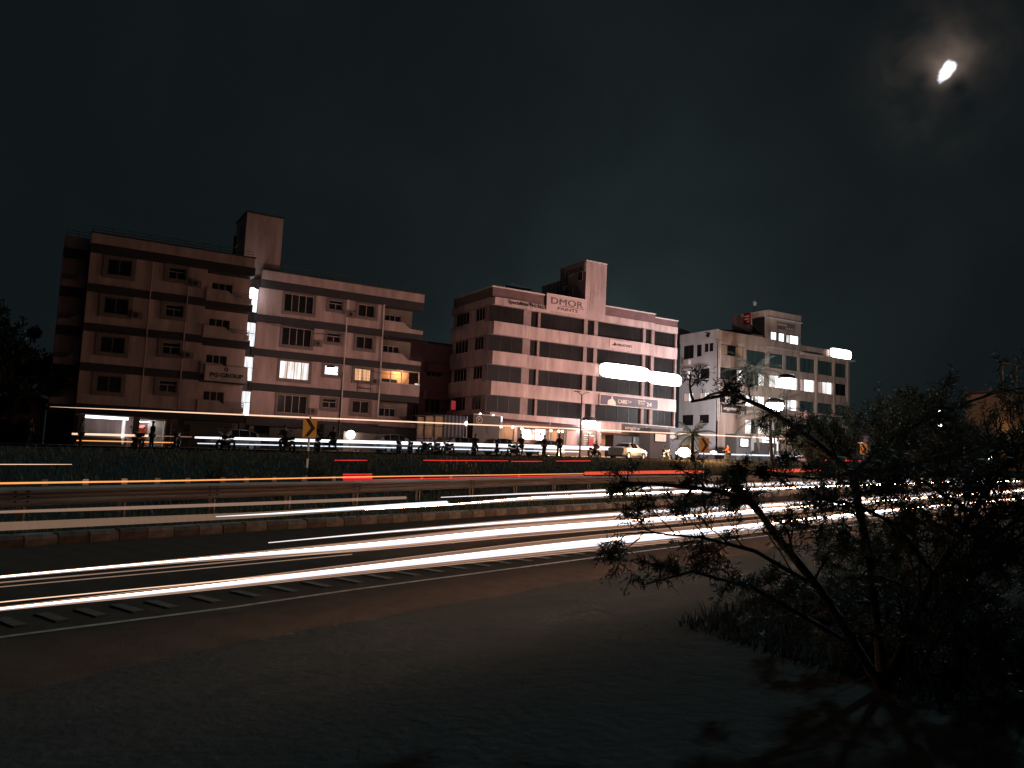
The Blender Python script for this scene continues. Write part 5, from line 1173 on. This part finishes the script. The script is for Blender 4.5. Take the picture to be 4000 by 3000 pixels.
def weed(x, y, h, n, label, flowers=False, grp='tall weeds on the bank'):
    z = float(H(x, y))-.08; t = thing('weed', label, 'plant', (x, y, z), 0, grp)
    stm = MB(); lf = []
    for i in range(n):
        a = random.uniform(0, 6.28); r_ = random.uniform(.1, .5)*h; hh = h*random.uniform(.6, 1.1)
        tip = Vector((math.cos(a)*r_, math.sin(a)*r_*.7, hh)); b0 = Vector((math.cos(a)*.08, math.sin(a)*.08, 0)); stm.tube([b0, b0.lerp(tip, .5)+Vector((0, 0, .05)), tip], [.012, .009, .004], 4)
        for q in range(11):
            f = .2+.8*q/11; p = b0.lerp(tip, f); aa = random.uniform(0, 6.28); l = .10*h*(1.3-f*.6)+.04
            d = Vector((math.cos(aa), math.sin(aa), random.uniform(.1, .9))).normalized(); s_ = d.cross(Vector((0, 0, 1))).normalized()*l*.28
            lf += [p, p+d*l*.5+s_, p+d*l, p+d*l*.5-s_]
        if flowers and random.random() < .6:
            fl = MB().ball((tip.x, tip.y, tip.z+.07), .030, .030, .085, nu=6, nv=5); fl.build('flower_spike', M['flower'], t)
    stm.build('stem', M['weed'], t)
    b0 = np.arange(len(lf)//4)*4; link('foliage', np_mesh('foliage', np.array([tuple(p) for p in lf]), np.stack([b0, b0+1, b0+2, b0+3], 1), [], M['weed']), t)
    return t
weed(14.0, 28.6, 1.15, 26, 'pale flowering weed clump standing on the bank, left half', True)
weed(15.3, 29.2, 1.05, 22, 'pale flowering weed clump standing on the bank, right half', True)
weed(8.3, 27.5, 1.5, 22, 'dark leafy weed right behind the lone chevron post')
weed(11.2, 30.5, 1.2, 16, 'dim bushy weed between the chevron post and the flowering clump')
weed(21.5, 31.5, .8, 14, 'small pale weed on the bank below the standing pair')
weed(26.5, 33.6, .8, 14, 'small weed on the bank below the white saloon')
weed(32.0, 38.0, 1.0, 18, 'amber lit weed below the dazzling oval headlamp')
weed(36.5, 42.0, 1.1, 18, 'amber lit weed right of the dazzling oval headlamp')
weed(4.5, 24.5, 1.2, 18, 'dark weed on the bank under the lit booth')
weed(6.0, 23.0, .7, 14, 'low weed left of the lone chevron post')

# ------------------------------------------------------------------ trees
def tufts(C, D, n, ln, w, up=.35, droop=.0):
    """tufts of narrow leaves at points C pointing along D: kite-shaped leaves, n per tuft"""
    k = len(C); C = np.repeat(C, n, 0); D = np.repeat(D, n, 0); m = len(C)
    d = D*up+rng.normal(0, .55, (m, 3)); d[:, 2] -= droop; d /= np.linalg.norm(d, axis=1, keepdims=True)
    L_ = (ln*rng.uniform(.55, 1.25, m))[:, None]; s_ = np.cross(d, rng.normal(0, 1, (m, 3))); s_ /= np.linalg.norm(s_, axis=1, keepdims=True); s_ = s_*w
    C = C+rng.normal(0, ln*.25, (m, 3))
    V = np.stack([C, C+d*L_*.45+s_, C+d*L_, C+d*L_*.45-s_], 1).reshape(-1, 3)
    b0 = np.arange(m)*4; return V, np.stack([b0, b0+1, b0+2, b0+3], 1)
def grow(limbs, depth, spread, shrink, twig):
    """recursively branch from limbs [(points, r0)] and return (segments, twig tips, directions)"""
    segs = []; tips = []; dirs = []
    def rec(p, d, l, r_, dep):
        pts = [p]; q = p.copy(); dd = d.copy()
        for i in range(4):
            dd = (dd+Vector(rng.normal(0, .16, 3))).normalized(); q = q+dd*l/4; pts.append(q.copy())
            if dep <= 1: tips.append(tuple(q)); dirs.append(tuple(dd))
        segs.append((pts, [r_*(1-.15*i) for i in range(5)]))
        if dep <= 0: return
        for i in range(3 if dep > 1 else 4):
            f = random.choice((2, 3, 4)); nd_ = (dd+Vector(rng.normal(0, spread, 3))).normalized()
            rec(pts[f], nd_, l*shrink*random.uniform(.75, 1.15), max(r_*.55, twig), dep-1)
    for pts, r_, lens in limbs:
        P_ = [Vector(p) for p in pts]
        segs.append((P_, [r_*(1-.7*i/(len(P_)-1)) for i in range(len(P_))]))
        for i in range(1, len(P_)):
            for s in range(lens[1]):
                f = random.random(); p = P_[i-1].lerp(P_[i], f); dd = (P_[i]-P_[i-1]).normalized()
                nd_ = (dd*.7+Vector(rng.normal(0, spread, 3))+Vector((0, 0, lens[2]))).normalized(); rec(p, nd_, lens[0]*random.uniform(.6, 1.2), r_*.35, depth)
    return segs, np.array(tips), np.array(dirs)
def tree(name, label, base, limbs, depth, spread, shrink, twig, leaf_n, ln, w, m, up=.35, cat='tree', grp=None, droop=0., keep=1.):
    t = thing(name, label, cat, base, world=True, group=grp)
    segs, tips, dirs = grow(limbs, depth, spread, shrink, twig)
    b = MB()
    for pts, rads in segs: b.tube(pts, rads, 5 if rads[0] < .02 else 8, cap=False)
    b.build('trunk', M['bark'], t, True)
    if keep < 1: s_ = rng.random(len(tips)) < keep; tips, dirs = tips[s_], dirs[s_]
    V, q = tufts(tips, dirs, leaf_n, ln, w, up, droop)
    link('crown', np_mesh('crown', V, q, [], m), t)
    return t, len(q)

LIMBS = {
'A': [(5.13, 3.56, 0.05), (4.78, 3.81, 0.71), (4.55, 4.02, 1.08), (4.48, 4.15, 1.28), (4.4, 4.43, 1.35), (4.2, 4.77, 1.37), (4.02, 5.11, 1.37)],
'B': [(5.13, 3.56, 0.05), (5.26, 3.75, 0.88), (5.44, 4.04, 1.52), (5.49, 4.44, 1.78), (5.46, 4.90, 2.05), (5.32, 5.19, 2.19), (5.15, 5.53, 2.12)],
'C': [(5.44, 4.04, 1.52), (5.98, 4.03, 1.85), (6.61, 3.99, 2.10), (7.18, 3.87, 2.29), (7.77, 3.74, 2.40)],
'D': [(4.78, 3.81, 0.71), (4.22, 3.88, 0.97), (3.77, 3.90, 1.06), (3.41, 4.11, 1.08)],
'E': [(5.13, 3.56, 0.05), (5.37, 3.34, 0.84), (5.76, 3.29, 1.28), (6.20, 3.35, 1.57), (6.65, 3.30, 1.78)],
'F': [(5.37, 3.34, 0.84), (4.83, 3.26, 1.20), (4.61, 3.38, 1.32), (4.39, 3.50, 1.34)],
'G': [(4.86, 3.11, 0.34), (5.09, 2.91, 0.91), (5.34, 2.73, 1.20), (5.60, 2.56, 1.34)],
'H': [(4.61, 3.48, 0.44), (4.08, 3.75, 0.75), (3.72, 3.95, 0.84), (3.53, 4.19, 0.73)],
'K': [(5.37, 3.34, 0.84), (5.75, 3.10, 1.15), (6.25, 3.05, 1.45), (6.85, 3.00, 1.60)],
'L': [(5.44, 4.04, 1.52), (5.85, 3.85, 1.60), (6.4, 3.75, 1.72), (7.0, 3.6, 1.80)],
'I': [(5.76, 3.29, 1.28), (5.33, 3.40, 1.49), (4.96, 3.50, 1.56)],
'J': [(5.44, 4.04, 1.52), (5.02, 4.05, 1.47), (4.75, 4.21, 1.49), (4.59, 4.41, 1.52)]}
LEN = {'K': (.36, 10, .05), 'L': (.36, 9, -.05), 'A': (.20, 3, -.05), 'B': (.26, 2, 0.), 'C': (.34, 3, -.1), 'D': (.26, 4, .02), 'E': (.40, 6, .05), 'F': (.30, 5, -.05), 'G': (.34, 6, -.02), 'H': (.20, 2, 0), 'I': (.30, 4, -.1), 'J': (.16, 3, -.1)}
RAD = {'K': .02, 'L': .018, 'A': .035, 'B': .04, 'C': .02, 'D': .018, 'E': .035, 'F': .018, 'G': .02, 'H': .018, 'I': .016, 'J': .014}
tree('thorn_tree', 'large dark thorn tree overhanging the right half of the near verge', (5.13, 3.56, 0), [(LIMBS[k], RAD[k], LEN[k]) for k in LIMBS], 2, .55, .68, 0.0022, 5, .055, .0045, M['leaf'], up=.5)
def shrub(label, x, y, h, r_, n):
    z = float(zh(x)); limbs = []
    for k in range(n):
        a = 6.283*k/n+random.random()*.6; limbs.append(([(x, y, z-.05), (x+r_*.5*math.cos(a), y+r_*.35*math.sin(a), z+h*.45), (x+r_*math.cos(a), y+r_*.7*math.sin(a), z+h*random.uniform(.6, 1.0))], .012, (.20, 4, .1)))
    return tree('shrub', label, (x, y, z), limbs, 2, .6, .68, .002, 5, .055, .006, M['leaf'], up=.4, cat='shrub', grp='dark shrubs under the thorn tree')
for q_ in (('dark shrub right of the thorn tree trunk', 6.2, 4.1, .6, .9, 7), ('dark shrub at the right picture edge under the thorn tree', 5.9, 3.0, .7, .8, 8), ('dark shrub further along the verge behind the thorn tree', 8.6, 5.6, .9, 1.2, 9)): shrub(*q_)
def crown_tree(label, x, y, h, r_, n, ln, grp, hz=None):
    z = float(H(x, y)); top = z+h
    limbs = [([(x, y, z-.2), (x+.2, y, z+h*.35), (x, y+.2, z+h*.7)], .16*h/8, (r_*.5, 5, .25))]
    for k in range(6):
        a = 6.28*k/6+random.random(); limbs.append(([(x+.15, y, z+h*random.uniform(.3, .5)), (x+r_*.5*math.cos(a), y+r_*.5*math.sin(a), z+h*random.uniform(.55, .75)), (x+r_*.85*math.cos(a), y+r_*.85*math.sin(a), z+h*random.uniform(.6, .9))], .07*h/8, (r_*.42, 3, .15)))
    return tree('tree', label, (x, y, z), limbs, 2, .6, .7, .015, n, ln, ln*.2, M['leaf'], up=.3, grp=grp)
BT = 'dark trees around the buildings'
crown_tree('dark tree left of the apartment block, nearest its wall', -2.2, 71.5, 8.0, 3.2, 5, .42, BT)
crown_tree('dark tree at the left picture edge beyond the low house', -5.5, 80.0, 11.5, 4.2, 5, .45, BT)
crown_tree('dark bush tree below the bright round lamp', 62.3, 49.5, 4.6, 3.0, 5, .34, BT)
crown_tree('dark tree just right of the tan block', 78.5, 54.5, 8.2, 3.6, 5, .36, BT)
crown_tree('tallest dark tree between the tan block and the corner house', 90.0, 58.2, 10.5, 4.5, 5, .42, BT)
crown_tree('dark tree right in front of the corner house', 95.0, 54.4, 6.5, 3.4, 5, .36, BT)
crown_tree('dark tree at the right picture edge below the billboard frame', 104.0, 55.5, 6.5, 3.2, 5, .36, BT)
def palm(label, x, y, zc, n, ln, lean=(0, 0), droop=1., leafl=.55):
    z = float(H(x, y)); t = thing('palm_tree', label, 'palm tree', (x, y, z), world=True, group='palms before the tan block')
    MB().tube([(x+lean[0]*(1-f)**2, y, z-.2+(zc-z+.2)*f) for f in (0, .25, .5, .75, 1)], [.22, .17, .15, .14, .16], 10).build('trunk', M['bark'], t, True)
    for i in range(n):
        a = 2.399*i; el = 1.25-1.75*(i/n); l = ln*random.uniform(.8, 1.1)
        p = Vector((x, y, zc)); d = Vector((math.cos(a)*math.cos(el), math.sin(a)*math.cos(el), math.sin(el))); pts = [p.copy()]
        for k in range(9):
            d = (d+Vector((0, 0, -.115*droop))).normalized(); p = p+d*l/9; pts.append(p.copy())
        b = MB().tube(pts, [.03-.0027*k for k in range(10)], 5, cap=False)
        V = []; 
        for k in range(46):
            f = .12+.86*k/46; j = min(8, int(f*9)); q = pts[j].lerp(pts[j+1], f*9-j); dd = (pts[j+1]-pts[j]).normalized(); sd = dd.cross(Vector((0, 0, 1))).normalized()
            for s in (-1, 1):
                ll = leafl*(1-.75*abs(f-.45)*1.3)*random.uniform(.8, 1.1); o = (sd*s+dd*.7+Vector((0, 0, -.45-.3*random.random()))).normalized(); w_ = dd*.022
                V += [q-w_, q+o*ll*.6-w_*.6, q+o*ll, q+o*ll*.5+w_*1.2]
        n0 = len(b.v); b.v += [tuple(v) for v in V]; b.f += [(n0+4*k, n0+4*k+1, n0+4*k+2, n0+4*k+3) for k in range(len(V)//4)]
        b.build('frond', M['palm'], t)
palm('tall windblown palm before the left half of the tan block', 74.3, 69.0, 13.6, 26, 4.3, (1.5, 0), 1.35, .9)
palm('spreading drooping palm under the starbursting lamps', 61.2, 54.6, 6.9, 24, 4.0, (.4, 0), 1.3, .8)
palm('small low palm just right of the pink office block', 50.2, 53.6, 4.6, 16, 2.0, (0, 0), 1.1, .5)

# ------------------------------------------------------------------ light trails of passing traffic
def lerp_pts(pts, n=40):
    xs = np.array([p[0] for p in pts]); t_ = np.linspace(0, 1, n); u = np.linspace(0, 1, len(pts))
    # smooth (monotone in x) resampling of every column
    A = np.array(pts, float); out = np.stack([np.interp(t_, u, A[:, c]) for c in range(A.shape[1])], 1)
    for _ in range(3): out[1:-1] = (out[:-2]+2*out[1:-1]+out[2:])/4
    return out
def trail(label, pts, m, zf, flat=1.0, hot='e_hot', group='light trails of passing traffic', fringe=None, n=40, dim=None):
    """pts: x, y, radius"""
    A = lerp_pts(pts, n)
    if A.shape[1] == 4: z = A[:, 2]; A = A[:, [0, 1, 3]]
    else: z = np.array([zf(x) for x in A[:, 0]])
    base = (A[0, 0], A[0, 1], z[0])
    t = thing('light_trail', label, 'light trail', base, world=True, group=group)
    P_ = [(a[0], a[1], zz) for a, zz in zip(A, z)]
    rad = A[:, 2]
    def part(name, dz, k, mm, rmin=.002, nn=8): MB().tube([(p[0], p[1], p[2]+dz*r_) for p, r_ in zip(P_, rad)], [max(rmin, r_*k) for r_ in rad], nn).build(name, M[mm], t)
    if m == 'e_white':
        part('upper_strand', .26, .56, m); part('lower_strand', -.62, .17, m); part('thin_strand', -.38, .06, m, .001, 6)
        part('added_light_strand', .34, .24, hot)
        part('halo', .0, 1.75, 'e_halo', .004, 12)
        rs = random.Random(int(rad.sum()*1e4))
        for q in range(3): part('hair_strand', rs.choice((-1, 1))*rs.uniform(1.1, 1.7), rs.uniform(.05, .10), 'e_hair', .0015, 5)
    else:
        MB().tube(P_, list(rad), 8, flat).build('core', M[m], t)
        if fringe:
            part('halo', 0, 2.1, 'e_halo', .004, 10); part('hair_strand', 1.5, .18, 'e_hair', .0015, 5); part('hair_strand', -1.35, .16, 'e_hair', .0015, 5)
    return t
hz = lambda h: (lambda x: h+.012*min(max(x, -40), 110))
trail('lowest and broadest white headlight trail', [(-.6, 4.65, .004), (-.10, 4.84, .005), (.75, 5.12, .0125), (2.08, 5.66, .023), (4.54, 6.57, .046), (7.73, 7.61, .050), (13.89, 9.90, .055), (27.36, 14.22, .09), (60, 24, .12)], 'e_white', hz(.65), fringe='e_fringe')
trail('thin peach trail just above the lowest white one', [(-.6, 4.8, .002), (-.10, 5.01, .0028), (.77, 5.27, .003), (1.67, 5.54, .003), (3.2, 6.15, .002)], 'e_orange2', hz(.655))
trail('second broad white headlight trail from below', [(-.7, 5.65, .004), (-.14, 5.95, .005), (.93, 6.40, .008), (2.54, 6.95, .028), (4.51, 7.91, .042), (7.29, 8.88, .048), (10.97, 10.32, .052), (18.43, 13.06, .06), (45, 22.5, .11)], 'e_white', hz(.65), fringe='e_fringe')
trail('thin pale strand below the second white trail', [(-.7, 5.5, .003), (-.13, 5.75, .004), (.89, 6.13, .004), (2.36, 6.72, .006), (4.3, 7.55, .006)], 'e_fringe', hz(.645))
trail('hair thin pale strand under the second white trail', [(-.7, 5.45, .0025), (-.13, 5.68, .003), (.89, 6.04, .003), (2.36, 6.60, .004)], 'e_fringe', hz(.63))
trail('slender bluish white trail below the kerb, third from below', [(1.86, 7.42, .002), (3.25, 8.14, .006), (5.10, 8.96, .014), (8.54, 10.40, .020), (14.40, 12.35, .026), (24.91, 16.57, .035), (38.72, 20.92, .05)], 'e_white2', hz(.65), fringe='e_fringe')
trail('broad peach and bluish trail above the kerb, left part', [(-1.2, 9.0, .045), (-.26, 9.34, .042), (1.41, 10.03, .040), (2.45, 10.48, .036), (3.98, 11.45, .034), (6.21, 12.66, .036)], 'e_brown', hz(.65), flat=1.)
trail('bluish white core of the left trail above the kerb', [(1.9, 10.15, .003), (2.7, 10.55, .010), (3.98, 11.35, .022), (5.2, 12.1, .030), (6.15, 12.6, .034)], 'e_white2', hz(.662))
trail('broad white trail above the kerb, right part', [(4.2, 11.3, .006), (6.04, 12.28, .008), (8.99, 14.31, .030), (13.29, 16.21, .045), (23.20, 20.40, .060), (49.09, 31.0, .13), (90, 46.5, .22)], 'e_white', hz(.65), fringe='e_fringe', hot='e_hot2')
trail('dim peach trail across the guardrail posts', [(-1, 10.9, .012), (1.01, 11.75, .022), (2.93, 12.63, .024), (5.55, 13.99, .028), (6.09, 14.25, .026)], 'e_fringe', hz(.65))
trail('thin pale trail in front of the guardrail beam foot', [(6.9, 14.4, .004), (9.5, 15.8, .010), (11.56, 16.83, .014), (18.07, 20.53, .034), (26.73, 24.61, .05), (51.05, 35.0, .10), (80, 46.5, .14)], 'e_white2', hz(.65), fringe='e_fringe')
trail('long orange trail along the top of the guardrail', [(-1.5, 11.2, .010), (-.38, 11.92, .012), (1.84, 13.36, .011), (6.79, 17.20, .012), (12, 20.6, .012), (17.50, 24.45, .014)], 'e_orange', hz(.95))
ld = bpy.data.lights.new('headlamp', 'SPOT'); ld.energy = 1500; ld.color = (1, .70, .46); ld.spot_size = R(13); ld.spot_blend = 1; ld.shadow_soft_size = .1  # added spot for an unseen vehicle, put in to light the chevron sign
lo = link('headlamp', ld, bpy.data.objects['light_trail.010'] if 'light_trail.010' in bpy.data.objects else None); lo['kind'] = 'helper'
lo.location = Vector((-2.5, 10.9, 1.0))-lo.parent.location; lo.rotation_euler = (-(Vector((7.25, 24.85, 2.1))-Vector((-2.5, 10.9, 1.0)))).to_track_quat('Z', 'Y').to_euler()
trail('thin red trail under the orange one', [(5.35, 15.75, .005), (7.44, 17.24, .012), (12, 20.4, .014), (17.04, 23.81, .02)], 'e_red', hz(.90))
trail('broad orange red tail light trail on the right', [(15.35, 21.32, 1.215, .050), (20.96, 23.84, 1.345, .062), (24.35, 25.35, 1.399, .062)], 'e_red2', None)
trail('broken orange red tail light trail behind the tree', [(30.55, 27.53, 1.567, .07), (34.17, 28.89, 1.664, .085), (37.90, 30.20, 1.770, .085)], 'e_red2', None)
for k, (dz, lab, rr) in enumerate(((.0, 'upper strand of the short bright red brake light block', .012), (-.045, 'middle strand of the short bright red brake light block', .014), (-.090, 'lowest strand of the short bright red brake light block', .020))):
    trail(lab, [(5.68, 16.74, 1.062+dz, rr), (6.10, 16.96, 1.066+dz, rr), (6.50, 17.19, 1.075+dz, rr)], 'e_red', None, n=12)
trail('short thin red trail right of the lone chevron post', [(6.71, 20.53, 1.321, .008), (7.20, 20.71, 1.337, .013), (7.76, 20.96, 1.353, .008)], 'e_red', None, n=12)
trail('long thin red trail below the motorcycle clump', [(9.96, 22.11, 1.413, .012), (11.60, 22.90, 1.451, .015), (13.91, 23.87, 1.510, .010)], 'e_red', None, n=14)
trail('thin red trail below the seated people', [(14.06, 23.90, 1.497, .012), (14.9, 24.2, 1.522, .016), (15.74, 24.54, 1.547, .010)], 'e_red', None, n=12)
trail('thin red trail below the person in the pale shirt', [(16.51, 24.79, 1.579, .012), (17.6, 25.25, 1.617, .018), (18.73, 25.70, 1.654, .014)], 'e_red', None, n=12)
trail('faint white line low at the left picture edge', [(-.86, 16.84, 1.038, .006), (-.10, 17.09, 1.059, .006), (0.57, 17.40, 1.075, .004)], 'e_orange2', None, n=10)
# service road
zsr = lambda h: (lambda x: 1.15+.022*min(max(x, -40), 110)+h)
yS = lambda x: 59.2+.0*x
trail('long thin amber marker light trail high along the service road', [(.4, 60, .006), (3, 60, .022), (9, 60, .045), (20, 60, .05), (40, 60, .055), (60, 61.5, .06), (85, 66, .06), (112, 71, .06)], 'e_orange2', lambda x: 3.70+.0237*x, n=60)
trail('thick white headlight trail along the service road', [(9.4, 60, .06), (14, 60, .10), (19, 60, .11), (28, 60, .13), (38, 60, .15), (46, 60, .16)], 'e_white3', lambda x: 1.96+.0245*x)
trail('dim amber start of the service road headlight trail', [(1.8, 60, .06), (4.4, 60, .08), (6.4, 60, .07)], 'e_orange2', lambda x: 1.98+.0245*x, n=10)
trail('hair thin service road trail behind the red door booth', [(5.9, 60, .02), (8.2, 60, .03), (9.2, 60, .025)], 'e_fringe', lambda x: 1.99+.0245*x, n=10)
trail('thin orange lower trail before the lit shop', [(2.1, 60, .03), (5, 60, .04), (8.2, 60, .03)], 'e_orange', lambda x: 1.55+.0255*x, n=12)
trail('thin lower white trail along the service road', [(9.6, 60, .03), (17, 60, .04), (31, 60, .045), (42.5, 60, .05)], 'e_white2', lambda x: 1.54+.0255*x)
trail('white bits of a service road trail behind the tree', [(58, 61, .07), (70, 63, .08), (82, 65, .08)], 'e_white2', lambda x: 1.75+.0235*x)
trail('thin red trail behind the third chevron sign', [(68, 58.5, .04), (78, 60, .05), (88, 62, .05)], 'e_red', lambda x: 1.15+.022*x+.35)
